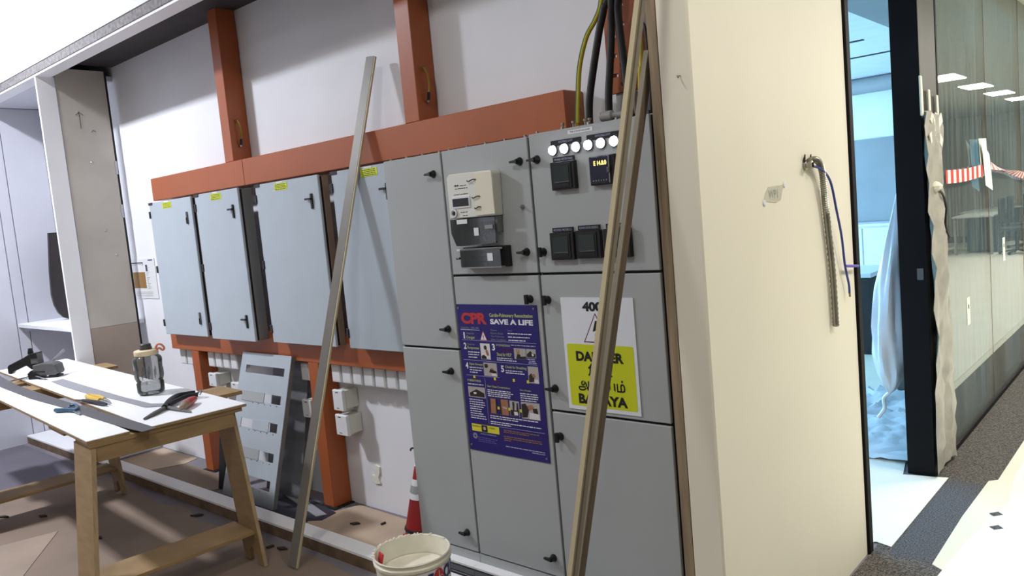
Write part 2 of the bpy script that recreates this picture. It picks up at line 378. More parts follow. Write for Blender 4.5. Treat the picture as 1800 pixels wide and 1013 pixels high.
# =================================================================== ceiling lamps
for i, (x, y, z, sx, sy, wt, c) in enumerate(CEIL_LAMPS):
    t = thing('ceiling_lamp', 'recessed rectangular ceiling lamp over the work area, number %d along' % (i+1), 'ceiling lamp', (x, y, z), 'lamps over the work area')
    t['label'] = ['ceiling lamp nearest the far left wall', 'ceiling lamp above the switchboard', 'ceiling lamp above the corridor entrance', 'ceiling lamp behind the workbench', 'ceiling lamp farthest back by the corridor'][i]
    build('frame', B(x-sx/2-.03, x+sx/2+.03, y-sy/2-.03, y+sy/2+.03, z+.01, z+.04), 'white_plastic', t)
    build('diffuser', B(x-sx/2, x+sx/2, y-sy/2, y+sy/2, z, z+.009), 'lamp_panel', t)
    build('hanger', B(x-.02, x+.02, y-.02, y+.02, z+.04, 4.2), 'white_plastic', t)
for i, (x, y, z) in enumerate(CORR_LAMPS):
    t = thing('ceiling_lamp', ('first', 'second', 'third', 'fourth', 'fifth', 'sixth', 'seventh', 'eighth')[i] + ' flat corridor ceiling lamp counted from the doorway', 'ceiling lamp', (x, y, z-.012), 'corridor lamps mirrored in the glass')
    build('frame', B(x-.2, x+.2, y-.42, y+.42, z-.004, z+.004), 'white_plastic', t)
    build('diffuser', B(x-.17, x+.17, y-.39, y+.39, z-.012, z-.003), 'lamp_panel', t)

# =================================================================== FLOOR COVERINGS
def board(name, poly, z0, z1, m, label, cat, group=None, bevel=0):
    return tag(build(name, MB().prism(poly, 'z', z0, z1), m, None, bevel), label, cat, group)
board('floor_board', [(-6.02, -1.2), (-3.2, -1.2), (-2.9, 1.0), (-1.26, 1.2), (-1.26, 2.02), (-3.0, 2.035), (-3.3, 2.06), (-3.62, 2.045), (-3.75, 2.0), (-3.9, 2.03), (-4.35, 1.99), (-4.62, 2.06), (-4.9, 2.0), (-5.3, 2.05), (-5.98, 2.04), (-6.01, 1.4)], 0, .003, 'board_brown',
      'large brown protective board spread under the workbench', 'floor board')
board('floor_board', [(-4.30, 1.02), (-4.98, 1.46), (-5.06, 1.15), (-5.2, -.5), (-3.6, -.5)], .003, .006, 'board_lit',  # paler tone paints a pool of light on the brown board
      'paler layer painting the lit patch of floor in the front left corner', 'floor board')
board('floor_board', [(-7.58, .2), (-6.03, .2), (-6.04, 1.45), (-6.04, 2.06), (-7.58, 2.06)], 0, .003, 'board_grey',
      'grey floor board against the far left wall', 'floor board')
board('floor_board', [(-6.15, 2.21), (-5.70, 2.21), (-5.55, 2.50), (-5.6, 2.62), (-6.15, 2.62)], 0, .004, 'board_tan',
      'tan floor board behind the kerb beside the beige partition', 'floor board')
board('floor_board', [(-5.68, 2.21), (-4.82, 2.21), (-4.74, 2.36), (-4.9, 2.50), (-5.52, 2.50)], 0.001, .005, 'board_brown',
      'brown floor board in front of the first orange leg', 'floor board')
board('floor_board', [(-3.62, 2.205), (-3.0, 2.205), (-2.9, 2.60), (-3.66, 2.62), (-3.70, 2.5), (-3.78, 2.37)], 0, .004, 'board_tan',
      'tan floor board between the second orange leg and the cone', 'floor board')
board('dark_layer', [(-4.42, 2.25), (-3.86, 2.22), (-3.66, 2.36), (-3.68, 2.47), (-4.34, 2.60), (-4.5, 2.4)], .001, .006, 'sheet_dark',
      'dark blue plastic sheet on the floor by the slotted plate', 'sheet')
board('offcut_strip', [(-4.30, 2.50), (-4.27, 2.56), (-3.70, 2.42), (-3.73, 2.37)], .007, .011, 'strip_light',
      'pale grey offcut lying across the dark blue sheet', 'offcut')
board('dark_layer', [(-2.95, 2.2), (-1.3, 2.2), (-1.3, 2.305), (-2.95, 2.305)], .001, .005, 'black_matte',
      'black strip making the gap between kerb and switchboard base dark', 'sheet')  # matte black layer makes the gap before the plinth dark
for (x, y, a, l) in ((-3.52, 2.02, .3, .07), (-3.60, 2.00, 1.0, .04), (-4.42, 2.02, .7, .08), (-5.2, 1.66, .2, .09), (-5.35, 1.50, .4, .07), (-3.44, 2.42, .5, .06), (-3.3, 2.5, 1.2, .03), (-4.62, 1.55, .2, .05), (-5.6, 1.35, .5, .1)):
    m_ = MB(); dx, dy = math.cos(a)*l/2, math.sin(a)*l/2
    m_.prism([(x-dx, y-dy), (x-dx*.2+.008, y-dy*.2-.012), (x+dx, y+dy), (x+dx*.1-.006, y+dy*.1+.014)], 'z', .004, .013)
    tag(build('debris', m_, 'debris'), 'small dark scrap lying on the floor boards', 'debris', 'dark scraps on the floor')
# corridor side
board('floor_sheet', [(-1.115, 3.47), (-1.093, 3.495), (-1.023, 3.473), (-1.010, 4.448), (-1.075, 4.43), (-1.22, 4.40), (-1.32, 4.9), (-2.0, 5.2), (-2.3, 3.3), (-1.3, 3.05)], .0045, .0065, 'paper_white',
      'white protective sheet lying through the doorway', 'floor sheet')
board('floor_sheet', [(-.842, 3.386), (-.846, 3.953), (-.833, 4.482), (-.797, 4.519), (-.79, 5.264), (-.80, 9), (-.8, 20), (-.6, 20), (-.6, 3.2)], .0045, .0065, 'paper_cream',
      'cream under layer of the corridor sheet along the carpet strip', 'floor sheet')
board('floor_sheet', [(-.80, 3.28), (-.77, 3.7), (-.70, 4.2), (-.735, 4.55), (-.74, 5.4), (-.75, 9), (-.76, 20), (2.2, 20), (2.2, 2.9), (-.5, 2.9)], .0066, .009, 'paper_white',
      'white top sheet covering the corridor floor', 'floor sheet')
board('carpet_strip', [(-1.015, 3.40), (-.845, 3.40), (-.84, 4.42), (-1.005, 4.42)], .004, .0044, 'carpet_grey',
      'cooler grey carpet strip between the two white sheets', 'carpet')
for (x, y) in ((-.727, 4.04), (-.70, 3.88)):
    m_ = MB().prism([(x-.024, y-.005), (x, y-.03), (x+.03, y+.003), (x+.006, y+.03)], 'z', .0092, .0105)
    tag(build('sheet_patch', m_, 'carpet_grey'), ['dark grey patch on the white corridor sheet, farther one', 'dark grey patch on the white corridor sheet, nearer one'][y < 4], 'patch')
board('floor_sheet', [(-4.4, 2.8), (-1.26, 2.8), (-1.26, 10.4), (-4.4, 10.4)], .0005, .004, 'paper_cream', 'pale sheet covering the floor of the blue-lit room', 'floor sheet')
fl = MB(); rr = random.Random(3)
hs = {}
def fh(i, j):
    if (i, j) not in hs: hs[(i, j)] = rr.uniform(0, .05)
    return hs[(i, j)]
fl.grid(lambda a, b: (-2.45+1.23*a, 4.58+1.55*b, .012+fh(round(a*30), round(b*36))*(.3+.7*min(1, 4*b))), 30, 36, True)
tag(build('plastic_film', fl, 'film_floor'), 'crumpled clear plastic film spread over the floor inside the room', 'plastic film')

# =================================================================== ORANGE STEEL FRAME
OF = thing('steel_frame', 'orange painted steel frame carrying the grey panels on the wall', 'frame', (-3.9, 2.57, 0))
build('beam', B(-5.52, -4.291, 2.51, 2.638, 1.905, 2.06), 'orange_steel', OF, .003)
build('beam', B(-4.290, -1.873, 2.51, 2.638, 1.905, 2.06), 'orange_steel', OF, .003)
build('beam', B(-5.53, -2.838, 2.51, 2.60, .855, 1.02), 'orange_steel', OF, .003)
for x in (-4.49, -2.815):
    build('post', B(x, x+.10, 2.512, 2.637, 2.06, 3.4), 'orange_steel', OF, .003)
for x in (-5.252, -3.852):
    p = build('post', B(x, x+.10, 2.512, 2.637, 0.006, .856), 'orange_steel', OF, .003)
    build('foot_plate', B(x-.02, x+.125, 2.495, 2.637, 0, .007), 'black_matte', p)
for x in (-4.388, -2.713):
    st = build('earth_strap', MB().tube(smooth_path([(x-.004, 2.558, 2.29), (x+.014, 2.556, 2.305), (x+.026, 2.566, 2.27), (x+.026, 2.57, 2.22), (x+.02, 2.566, 2.18)]), .0055, 8), 'brass', OF)
    build('lug', MB().tube([(x+.021, 2.567, 2.19), (x+.017, 2.565, 2.155)], .008, 8), 'black', st)
    build('bolt_head', MB().lathe([(0, .012), (.007, .012), (.009, 0)], (x+.0, 2.566, 2.15), 6, 'x'), 'steel', st)
# slotted channel behind the cables
tr = MB().box(-1.690, -1.664, 2.55, 2.575, 2.012, 3.4).box(-1.60, -1.53, 2.55, 2.575, 2.012, 3.4)
zz = 2.012; k = 0
while zz < 2.62:
    tr.box(-1.664, -1.60, 2.55, 2.575, zz, zz+.022); zz += .022
    if k % 2: tr.box(-1.642, -1.60, 2.55, 2.575, zz, zz+.014)
    else: tr.box(-1.664, -1.632, 2.55, 2.575, zz, zz+.014)
    zz += .014; k += 1
tr.box(-1.664, -1.60, 2.55, 2.575, zz, 3.4)
CH = thing('slotted_channel', 'dark orange slotted steel channel standing behind the black cables', 'channel', (-1.61, 2.56, 2.012))
build('channel', tr, 'orange_steel', CH)
build('bracket', B(-1.675, -1.60, 2.575, 2.64, 2.4, 2.44), 'orange_steel', CH)
build('support', B(-1.665, -1.585, 2.56, 2.638, 1.90, 2.011), 'pvc_grey', CH)

# =================================================================== GREY PANELS ON THE FRAME
def grey_panel(x0, x1, yf, depth_body, side, label, handle, lever):
    t = thing('distribution_panel', label, 'panel', ((x0+x1)/2, 2.48, .973), 'grey panels on the orange frame')
    build('body', B(x0+.012, x1-.004, yf+.030, 2.5095, .978, 1.882), side, t, .002)
    build('gasket', B(x0+.010, x1-.006, yf+.014, yf+.031, .980, 1.880), 'black_matte', t)
    d = build('door', B(x0, x1, yf, yf+.015, .973, 1.888), 'panel_grey', t, .003)
    hx = x1-.068
    for z in ((1.755, 1.095) if handle == 2 else (1.755,)):
        h = build('handle', B(hx-.009, hx+.009, yf-.008, yf, z-.040, z+.040), 'black' if lever else 'tool_grey', d, .002)
        if lever: build('lever', B(hx-.045, hx+.004, yf-.018, yf-.008, z+.008, z+.018), 'black', h)
        else: build('slot', B(hx-.004, hx+.005, yf-.012, yf-.008, z-.036, z+.002), 'black', h)
    for z in (1.806, 1.428, 1.053):
        build('hinge', B(x0-.012, x0+.008, yf-.006, yf+.02, z-.024, z+.024), 'black', d, .002)
    build('corner_catch', B(x0-.006, x0+.05, yf-.003, yf+.014, 1.872, 1.889), 'black', d)
    sx = x0+(.20 if x0 < -3.4 else .245)
    s = build('sticker', B(sx, sx+.125, yf-.0015, yf, 1.838, 1.876), 'yellow_sticker', d)
    mb = MB()
    for q in range(4): dashes(mb, sx+.008, sx+.117, 1.842+q*.0085, .0035, yf-.002)
    build('small_print', mb, 'print_black', s, kind='stuff')
    build('white_tag', B(sx+.025, sx+.085, yf-.0015, yf, 1.878, 1.886), 'white_plastic', d)
    return t
grey_panel(-5.455, -4.86, 2.448, .05, 'panel_side', 'leftmost grey panel on the orange frame, with plain slot handles', 2, False)
grey_panel(-4.74, -4.222, 2.416, .08, 'panel_side_grey', 'second grey panel from the left, deeper box with two black lever handles', 2, True)
grey_panel(-4.068, -3.457, 2.440, .06, 'panel_side', 'third grey panel from the left with one lever handle at the top', 1, True)
grey_panel(-3.338, -2.838, 2.440, .06, 'panel_side', 'grey panel partly hidden behind the leaning strip and the switchboard', 1, True)

# =================================================================== SWITCHBOARD
YC = 2.36
def knob_mesh(kind):
    mb = MB().lathe([(0, -.024), (.010, -.023), (.0125, -.012), (.0165, -.004), (.017, 0)], (0, 0, 0), 14, 'y')
    if kind == 'left': mb.hexa([(-.034, -.026, -.004), (.006, -.03, -.007), (.006, -.018, -.007), (-.034, -.018, -.004)], [(-.034, -.026, .004), (.006, -.03, .007), (.006, -.018, .007), (-.034, -.018, .004)])
    else: mb.hexa([(-.007, -.030, -.018), (.007, -.030, -.018), (.007, -.018, -.018), (-.007, -.018, -.018)], [(-.006, -.032, .020), (.006, -.032, .020), (.006, -.018, .020), (-.006, -.018, .020)])
    return mb
KN = {}
def knob(kind, door, x, z):
    if kind not in KN:
        o = build('knob', knob_mesh(kind), 'black', door); zoff = min(v[2] for v in knob_mesh(kind).v)
        xs = [v[0] for v in knob_mesh(kind).v]; yz = [v[1] for v in knob_mesh(kind).v]
        KN[kind] = (o, Vector(((min(xs)+max(xs))/2, (min(yz)+max(yz))/2, zoff)))
        o.location = Vector((x, YC, z)) + KN[kind][1] - wpos(door)
    else: place(KN[kind][0], door, Vector((x, YC, z)) + KN[kind][1])
def cabinet(x0, x1, ztop, doors, label):
    t = thing('switchboard_cabinet', label, 'cabinet', ((x0+x1)/2, 2.48, .05), 'switchboard columns')
    build('body', B(x0+.002, x1-.002, 2.381, 2.605, .052, ztop), 'cab_grey', t, .002)
    build('gasket', B(x0+.003, x1-.003, 2.375, 2.3812, .075, ztop-.004), 'black_matte', t)
    build('plinth', B(x0, x1, 2.318, 2.60, .006, .043), 'cab_side', t)
    build('plinth_lit_top', B(x0, x1, 2.312, 2.60, .043, .0515), 'laminate', t)  # light put into the colours: white lit top, darker grey front
    build('bottom_rail', B(x0, x1, 2.362, 2.38, .052, .092), 'cab_grey', t)
    for (z0, z1, ks) in doors:
        d = build('door', B(x0+.004, x1-.004, YC, 2.3755, z0, z1), 'cab_grey', t, .0025)
        for (kd, x, z) in ks: knob(kd, d, x, z)
    n = int((x1-x0)/.11)
    bolt = None
    for i in range(n+1):
        pos = (x0+.03+i*(x1-x0-.06)/n, 2.385, ztop+.0045)
        bolt = build('bolt', MB().lathe([(.0, .008), (.005, .008), (.006, 0)], (pos[0], pos[1], ztop), 8), 'steel', t) if bolt is None else place(bolt, t, (pos[0], pos[1], ztop))
    return t
C1 = cabinet(-2.826, -2.442, 1.886, [(1.030, 1.884, [('left', -2.496, 1.796), ('left', -2.497, 1.116)]), (.098, 1.020, [('left', -2.505, .925), ('left', -2.504, .18)])],
             'left column of the grey switchboard with two tall plain doors')
C2 = cabinet(-2.440, -1.954, 1.888, [(1.356, 1.886, [('left', -2.002, 1.796), ('left', -2.006, 1.44)]), (.098, 1.346, [('up', -2.01, 1.252), ('left', -2.006, .176)])],
             'middle column of the grey switchboard holding the meter and blue poster')
C3 = cabinet(-1.952, -1.406, 1.894, [(1.356, 1.892, [('left', -1.914, 1.793), ('up', -1.921, 1.437)]), (.808, 1.346, [('up', -1.92, 1.249), ('left', -1.921, .895)]), (.098, .798, [('up', -1.915, .701)])],
             'right column of the grey switchboard with white lamps and danger sign')
build('side_panel', B(-1.4065, -1.403, 2.377, 2.605, .052, 1.894), 'cab_side', C3)
s_ = tag(build('screw', MB().lathe([(0, -.02), (.004, -.02), (.005, -.012), (.009, -.006), (.009, 0)], (-2.006, YC, 1.619), 10, 'y'), 'steel'), 'single steel lock stud right of the electricity meter', 'stud')

# --- electricity meter
M = thing('electricity_meter', 'off-white electricity meter with small display on the middle column door', 'meter', (-2.24, YC, 1.48))
y = YC
build('body', MB().prism([(-2.368, 1.595), (-2.112, 1.595), (-2.107, 1.764), (-2.117, 1.776), (-2.352, 1.780), (-2.368, 1.765)], 'y', y-.052, y), 'off_white', M, .003)
build('side_half', B(-2.208, -2.108, y-.055, y-.050, 1.60, 1.772), 'cream_plastic', M, .002)
build('display_frame', B(-2.345, -2.240, y-.056, y-.050, 1.636, 1.686), 'white_plastic', M, .002)
build('display', B(-2.337, -2.247, y-.058, y-.055, 1.645, 1.677), 'lcd', M)
pt = build('optical_port', MB().lathe([(.019, -.056), (.0175, -.059), (.013, -.059), (.012, -.055)], (-2.338, y, 1.618), 20, 'y'), 'white_plastic', M)
build('port_core', MB().lathe([(0, -.058), (.007, -.058), (.008, -.054)], (-2.338, y, 1.618), 16, 'y'), 'black', pt)
build('logo', dashes(MB(), -2.322, -2.296, 1.727, .007, y-.0526), 'print_black', M, kind='stuff')
mb = MB()
for (a, b, z) in ((-2.292, -2.256, 1.727), (-2.322, -2.248, 1.716), (-2.30, -2.26, 1.618), (-2.29, -2.262, 1.604), (-2.33, -2.25, 1.692)): dashes(mb, a, b, z, .003, y-.0526)
build('small_print', mb, 'print_black', M, kind='stuff')
for (x, z, wd) in ((-2.245, 1.745, .05), (-2.225, 1.676, .045), (-2.215, 1.633, .035)):
    build('seal_wire', MB().tube(smooth_path([(x, y-.056, z), (x+wd*.3, y-.062, z-.004), (x+wd*.7, y-.060, z+.002), (x+wd, y-.056, z+.001)], 4), .0022, 6), 'debris', M)
tc_ = build('terminal_block', B(-2.350, -2.118, y-.034, y, 1.528, 1.594), 'cab_side', M, .002)
for i in range(7): build('terminal', B(-2.340+i*.031, -2.318+i*.031, y-.040, y-.034, 1.535, 1.575), 'black', tc_)
build('terminal_cover', MB().prism([(-2.362, 1.592), (-2.112, 1.590), (-2.114, 1.487), (-2.305, 1.480), (-2.338, 1.482), (-2.362, 1.535)], 'y', y-.058, y-.056), 'clear_cover', M)
wl_ = MB()
for i in range(6):
    x = -2.30+i*.028
    wl_.tube(smooth_path([(x, y-.03, 1.535), (x-.02, y-.042, 1.515), (x-.01, y-.035, 1.492), (x+.01, y-.01, 1.488)], 4), .0045, 6)
build('lead', wl_, 'black', M, kind='stuff')
build('white_sticker', B(-2.322, -2.262, y-.060, y-.0585, 1.572, 1.590), 'white_plastic', M)
build('white_sticker', B(-2.228, -2.202, y-.060, y-.0585, 1.520, 1.552), 'white_plastic', M)
build('white_sticker', B(-2.165, -2.122, y-.060, y-.0585, 1.545, 1.560), 'pvc_grey', M)
# --- terminal test block below
Tb = thing('test_terminal_block', 'black test terminal block with clear cover below the electricity meter', 'terminal block', (-2.22, YC, 1.386))
build('base', B(-2.340, -2.086, y-.022, y, 1.386, 1.472), 'black', Tb, .002)
build('cover', B(-2.334, -2.108, y-.046, y-.044, 1.390, 1.466), 'clear_cover', Tb)
build('cover_edge', B(-2.352, -2.116, y-.046, y-.022, 1.460, 1.467), 'white_plastic', Tb)
build('cover_edge', B(-2.332, -2.106, y-.046, y-.022, 1.386, 1.391), 'pvc_grey', Tb)
trm = None
for i in range(8):
    for j in range(3):
        pos = (-2.322+i*.017, 1.400+j*.020)
        if trm is None: trm = build('terminal', MB().lathe([(0, -.034), (.006, -.034), (.007, -.022)], (pos[0], y, pos[1]), 8, 'y'), 'zinc', Tb); c0 = trm.location.copy(); p0 = Vector((pos[0], 0, pos[1]))
        else:
            c = trm.copy(); COL.objects.link(c); c.parent = Tb; c.location = c0 + Vector((pos[0], 0, pos[1])) - p0
build('cover_stud', MB().tube([(-2.35, y-.034, 1.428), (-2.37, y-.034, 1.428)], .005, 8), 'black', Tb)
build('white_sticker', B(-2.178, -2.148, y-.048, y-.0465, 1.414, 1.446), 'white_plastic', Tb)

# --- pilot lamps and name plates
for i, x in enumerate((-1.829, -1.774, -1.720, -1.665, -1.610, -1.554)):
    t = thing('pilot_lamp', ['first', 'second', 'third', 'fourth', 'fifth', 'sixth'][i] + ' glowing white pilot lamp from the left on the switchboard', 'pilot lamp', (x, YC, 1.80), 'white pilot lamps')
    build('bezel', MB().lathe([(0.0185, -.010), (.020, -.006), (.020, 0)], (x, YC, 1.818), 20, 'y'), 'tool_grey', t)
    build('lens', MB().lathe([(0, -.020), (.010, -.019), (.0165, -.014), (.018, -.006), (.018, 0)], (x, YC, 1.818), 20, 'y'), 'lamp_led', t)
for (x0, x1, s, ph) in ((-1.840, -1.699, 'INCOMING LIGHT', 'left'), (-1.674, -1.532, 'OUTGOING LIGHT', 'right')):
    t = thing('name_plate', 'black name plate above the %s three white pilot lamps' % ph, 'name plate', ((x0+x1)/2, YC, 1.83))
    build('plate', B(x0, x1, y-.002, y, 1.833, 1.853), 'black', t)
    text('lettering', s, 'print_pale', t, x0+.038, x1-.038, 1.842, 1.849, y-.002)
    for q, c in enumerate('L1 L2 L3'.split()):
        xx = (x0+x1)/2 + (q-1)*.055; text('lettering', c, 'print_pale', t, xx-.004, xx+.004, 1.835, 1.840, y-.002)
t = thing('name_plate', 'small white label strip at the top of the right switchboard column', 'name plate', (-1.70, YC, 1.868))
build('plate', B(-1.757, -1.646, y-.0015, y, 1.868, 1.882), 'white_plastic', t)
text('lettering', 'TNB 4 PHASE INCOMER', 'print_black', t, -1.748, -1.655, 1.872, 1.878, y-.0015)
# --- power meters
def power_meter(xc, zc, label, title=None, digits=False):
    t = thing('power_meter', label, 'power meter', (xc, YC, zc-.052), 'square black power meters')
    build('bezel', MB().prism([(xc-.056, zc-.052), (xc+.056, zc-.052), (xc+.056, zc+.052), (xc-.056, zc+.052)], 'y', y-.020, y), 'black', t, .002)
    if digits:
        build('face', B(xc-.050, xc+.030, y-.024, y-.020, zc-.047, zc+.048), 'nav_screen', t, .001)
        text('digits', 'E 14.8.0', 'led_digits', t, xc-.032, xc+.022, zc+.018, zc+.034, y-.0242, .02)
        for i in range(6): build('button', MB().lathe([(0, -.027), (.0028, -.027), (.003, -.0235)], (xc-.036+i*.011, y, zc-.036), 8, 'y'), 'zinc', t)
        build('hinge_strip', B(xc+.031, xc+.034, y-.026, y-.020, zc-.047, zc+.048), 'pvc_grey', t)
        build('latch', B(xc+.024, xc+.036, y-.030, y-.022, zc-.012, zc+.008), 'tool_grey', t, .002)
    else:
        build('frame', B(xc-.047, xc+.042, y-.023, y-.0195, zc-.047, zc+.046), 'black_matte', t, .002)
        build('screen', B(xc-.040, xc+.032, y-.0245, y-.0228, zc-.022, zc+.036), 'screen_dark', t)
        build('button_bar', B(xc-.038, xc+.030, y-.0243, y-.0228, zc-.040, zc-.029), 'black', t)
        build('screen_edge', B(xc-.036, xc+.032, y-.0252, y-.0240, zc-.025, zc-.022), 'tool_grey', t)
    if title:
        p = build('title_plate', B(xc-.050, xc+.048, y-.006, y, zc+.053, zc+.070), 'black', t)
        text('lettering', title, 'print_pale', p, xc-.043, xc+.041, zc+.057, zc+.065, y-.006)
    return t
power_meter(-1.783, 1.720, 'black power meter under the first pilot lamps, screen off', 'POWER METER MAIN')
power_meter(-1.604, 1.722, 'black relay with glowing amber digits beside the top power meter', None, True)
power_meter(-1.814, 1.457, 'left black power meter in the lower row of three', 'POWER METER L1')
power_meter(-1.693, 1.459, 'middle black power meter in the lower row of three', 'POWER METER RESERVE')
power_meter(-1.567, 1.459, 'right black power meter in the lower row, half behind leaning strips', 'POWER METER SPARE')

# --- CPR poster
P = thing('first_aid_poster', 'dark blue CPR first aid poster on the middle switchboard column', 'poster', (-2.2045, YC, .5805))
PX0, PW, PZ1, PH, PY = -2.4305, .452, 1.2275, .647, YC-.0035
U = lambda u: PX0+u*PW
V = lambda v: PZ1-v*PH
build('board', B(U(0), U(1), PY, YC-.0002, V(1), V(0)), 'poster_blue', P)
def pt_(s, u0, v0, u1, v1, m='print_white', bold=0.0): text('lettering', s, m, P, U(u0), U(u1), V(v1), V(v0), PY, bold)
pt_('CPR', .05, .055, .385, .131, 'print_red', .05)
pt_('Cardio-Pulmonary Resuscitation', .424, .056, .946, .086, 'print_green', .02)
pt_('SAVE A LIFE', .426, .093, .944, .128, 'print_white', .045)
pt_('Check For - DRS ABC', .036, .151, .275, .164, 'print_dim')
for (n, u, v) in (('1', .052, .188), ('2', .050, .259), ('3', .421, .257), ('4', .050, .393), ('5', .51, .396)): pt_(n, u + (.008 if n == '1' else 0), v, u+(.026 if n == '1' else .036), v+.044, 'print_white', .03)
pt_('Check for', .10, .188, .205, .201, 'print_dim'); pt_('Danger', .10, .212, .21, .236, 'print_green', .01)
pt_('Check for', .098, .262, .20, .274, 'print_dim'); pt_('Response', .098, .282, .25, .306, 'print_green', .01)
pt_('If CONSCIOUS', .477, .257, .645, .270, 'print_green', .01); pt_('Shout for HELP', .475, .312, .655, .334, 'print_green', .01)
pt_('UNCONSCIOUS', .50, .287, .674, .303, 'print_darkred', .01)
pt_('Open Airways', .10, .393, .276, .414, 'print_green', .01); pt_('Check for Breathing', .565, .394, .82, .416, 'print_green', .01)
pt_('Causes', .424, .161, .50, .171, 'print_dim'); pt_('Electric Shock', .421, .181, .575, .193, 'print_dim'); pt_('Gas Poisoning', .421, .202, .582, .214, 'print_dim'); pt_('Other Conditions', .418, .222, .604, .234, 'print_dim')
pt_('Action', .634, .161, .69, .171, 'print_dim')
pt_('IF BREATHING', .056, .508, .235, .523, 'print_green', .01); pt_('NO BREATHING', .362, .507, .52, .520, 'print_darkred', .01)
pt_('Start Chest Compressions', .312, .536, .60, .553, 'print_green', .01); pt_('Give 2 Breaths', .718, .540, .85, .551, 'print_green')
pt_('MINISTRY OF MANPOWER', .165, .874, .371, .883, 'print_pale')
pr = random.Random(11)
def pl(lines, m):
    mb = MB()
    for (u0, u1, v) in lines: dashes(mb, U(u0), U(u1), V(v)-.0022, .0038, PY-.0006, pr)
    build('small_print', mb, m, P, kind='stuff')
pl([(.632, .917, .184), (.633, .89, .206), (.634, .844, .227), (.101, .253, .320), (.101, .247, .337), (.101, .216, .355), (.47, .66, .348), (.47, .713, .361),
    (.10, .275, .425), (.10, .256, .442), (.10, .20, .458), (.565, .775, .427), (.565, .791, .441), (.056, .271, .540), (.311, .6, .568), (.311, .63, .581), (.311, .605, .594), (.311, .59, .607),
    (.718, .92, .568), (.718, .93, .582), (.718, .925, .596), (.718, .91, .611), (.315, .91, .742), (.315, .66, .756), (.313, .933, .781), (.313, .57, .795)] +
   [(.056, .233+.03*math.sin(i), .646+i*.0158) for i in range(9)], 'print_white')
pl([(.66, .948, .258), (.84, .94, .342), (.86, .94, .354), (.85, .945, .365)], 'print_pale')
pl([(.125, .386, .905), (.125, .35, .918), (.125, .37, .931)], 'print_faint')
pl([(.47, .904, .828), (.47, .78, .840), (.463, .92, .869), (.47, .928, .882), (.47, .56, .895)], 'print_brown')
pl([(.481, .95, .936), (.80, .95, .949)], 'print_pale')
rl = MB()
for (u0, u1, v, h) in ((.028, .28, .171, .0028), (.036, .961, .240, .0014), (.030, .95, .376, .0014), (.05, .48, .480, .0012), (.419, .968, .8105, .0012)):
    rl.box(U(u0), U(u1), PY-.0006, PY, V(v)-h/2, V(v)+h/2)
rl.box(U(.288), U(.2905), PY-.0006, PY, V(.80), V(.49))
build('rule', rl, 'print_pale', P, kind='stuff')
tri = build('warning_triangle', MB().prism([(U(.275), V(.238)), (U(.37), V(.238)), (U(.323), V(.173))], 'y', PY-.0006, PY), 'print_red', P)
build('triangle_field', MB().prism([(U(.285), V(.234)), (U(.360), V(.234)), (U(.323), V(.182))], 'y', PY-.0010, PY), 'print_white', tri)
build('exclamation', MB().box(U(.319), U(.327), PY-.0014, PY, V(.222), V(.200)).box(U(.319), U(.327), PY-.0014, PY, V(.230), V(.225)), 'print_black', tri)
def photo(u0, v0, u1, v1, blobs, base='photo_grey'):
    o = build('picture', B(U(u0), U(u1), PY-.0006, PY, V(v1), V(v0)), base, P)
    for i, (m, pts) in enumerate(blobs):
        build('figure', MB().prism([(U(u0+(u1-u0)*a), V(v0+(v1-v0)*b)) for a, b in pts], 'y', PY-.0009-.0002*i, PY), m, o)
HAIR = ('photo_dark', [(.36, .25), (.42, .14), (.58, .12), (.68, .22), (.66, .36), (.50, .40), (.40, .36)])
BODY = ('photo_skin', [(.55, .36), (.72, .40), (.86, .66), (.80, .80), (.62, .74), (.52, .52)])
LYING = ('photo_dark', [(.05, .80), (.30, .72), (.62, .84), (.95, .98), (.05, .98)])
CLOTH = ('photo_white', [(.55, .78), (.92, .74), (.97, .97), (.60, .97)])
photo(.269, .258, .392, .364, [HAIR, BODY, LYING, CLOTH], 'photo_white')
photo(.689, .277, .829, .347, [('photo_skin', [(.2, .10), (.28, .08), (.32, .4), (.40, .10), (.48, .12), (.45, .6), (.25, .6)]), ('photo_dark', [(.25, .55), (.5, .55), (.6, .98), (.15, .98)]), ('photo_dark', [(.55, .75), (.98, .7), (.98, .98), (.55, .98)])])
photo(.835, .277, .946, .333, [('photo_dark', [(.25, .4), (.45, .2), (.62, .45), (.95, .55), (.95, .95), (.05, .95), (.05, .6)]), ('photo_white', [(.55, .5), (.75, .5), (.78, .75), (.6, .8)])])
photo(.287, .386, .458, .475, [('photo_dark', [(.08, .12), (.3, .08), (.36, .3), (.2, .42), (.08, .35)]), BODY, ('photo_dark', [(.5, .45), (.95, .6), (.95, .8), (.4, .7)]), CLOTH])
photo(.835, .388, .957, .495, [('photo_dark', [(.05, .55), (.3, .40), (.6, .55), (.5, .9), (.05, .95)]), ('photo_skin', [(.3, .45), (.6, .42), (.7, .6), (.45, .65)]), CLOTH])
photo(.054, .558, .276, .630, [('photo_dark', [(.08, .6), (.5, .22), (.95, .55), (.95, .92), (.08, .92)]), ('photo_white', [(.30, .5), (.5, .5), (.46, .68), (.33, .7)])])
photo(.317, .625, .417, .725, [('photo_dark', [(0, .0), (.2, 0), (.15, .98), (0, .98)]), ('photo_dark', [(.85, 0), (1, 0), (1, .98), (.8, .98)])], 'photo_skin')
photo(.450, .623, .556, .727, [('photo_dark', [(0, .0), (.14, 0), (.2, .98), (0, .98)]), ('photo_grey', [(.35, .45), (.85, .5), (.8, .6), (.35, .55)])], 'photo_skin')
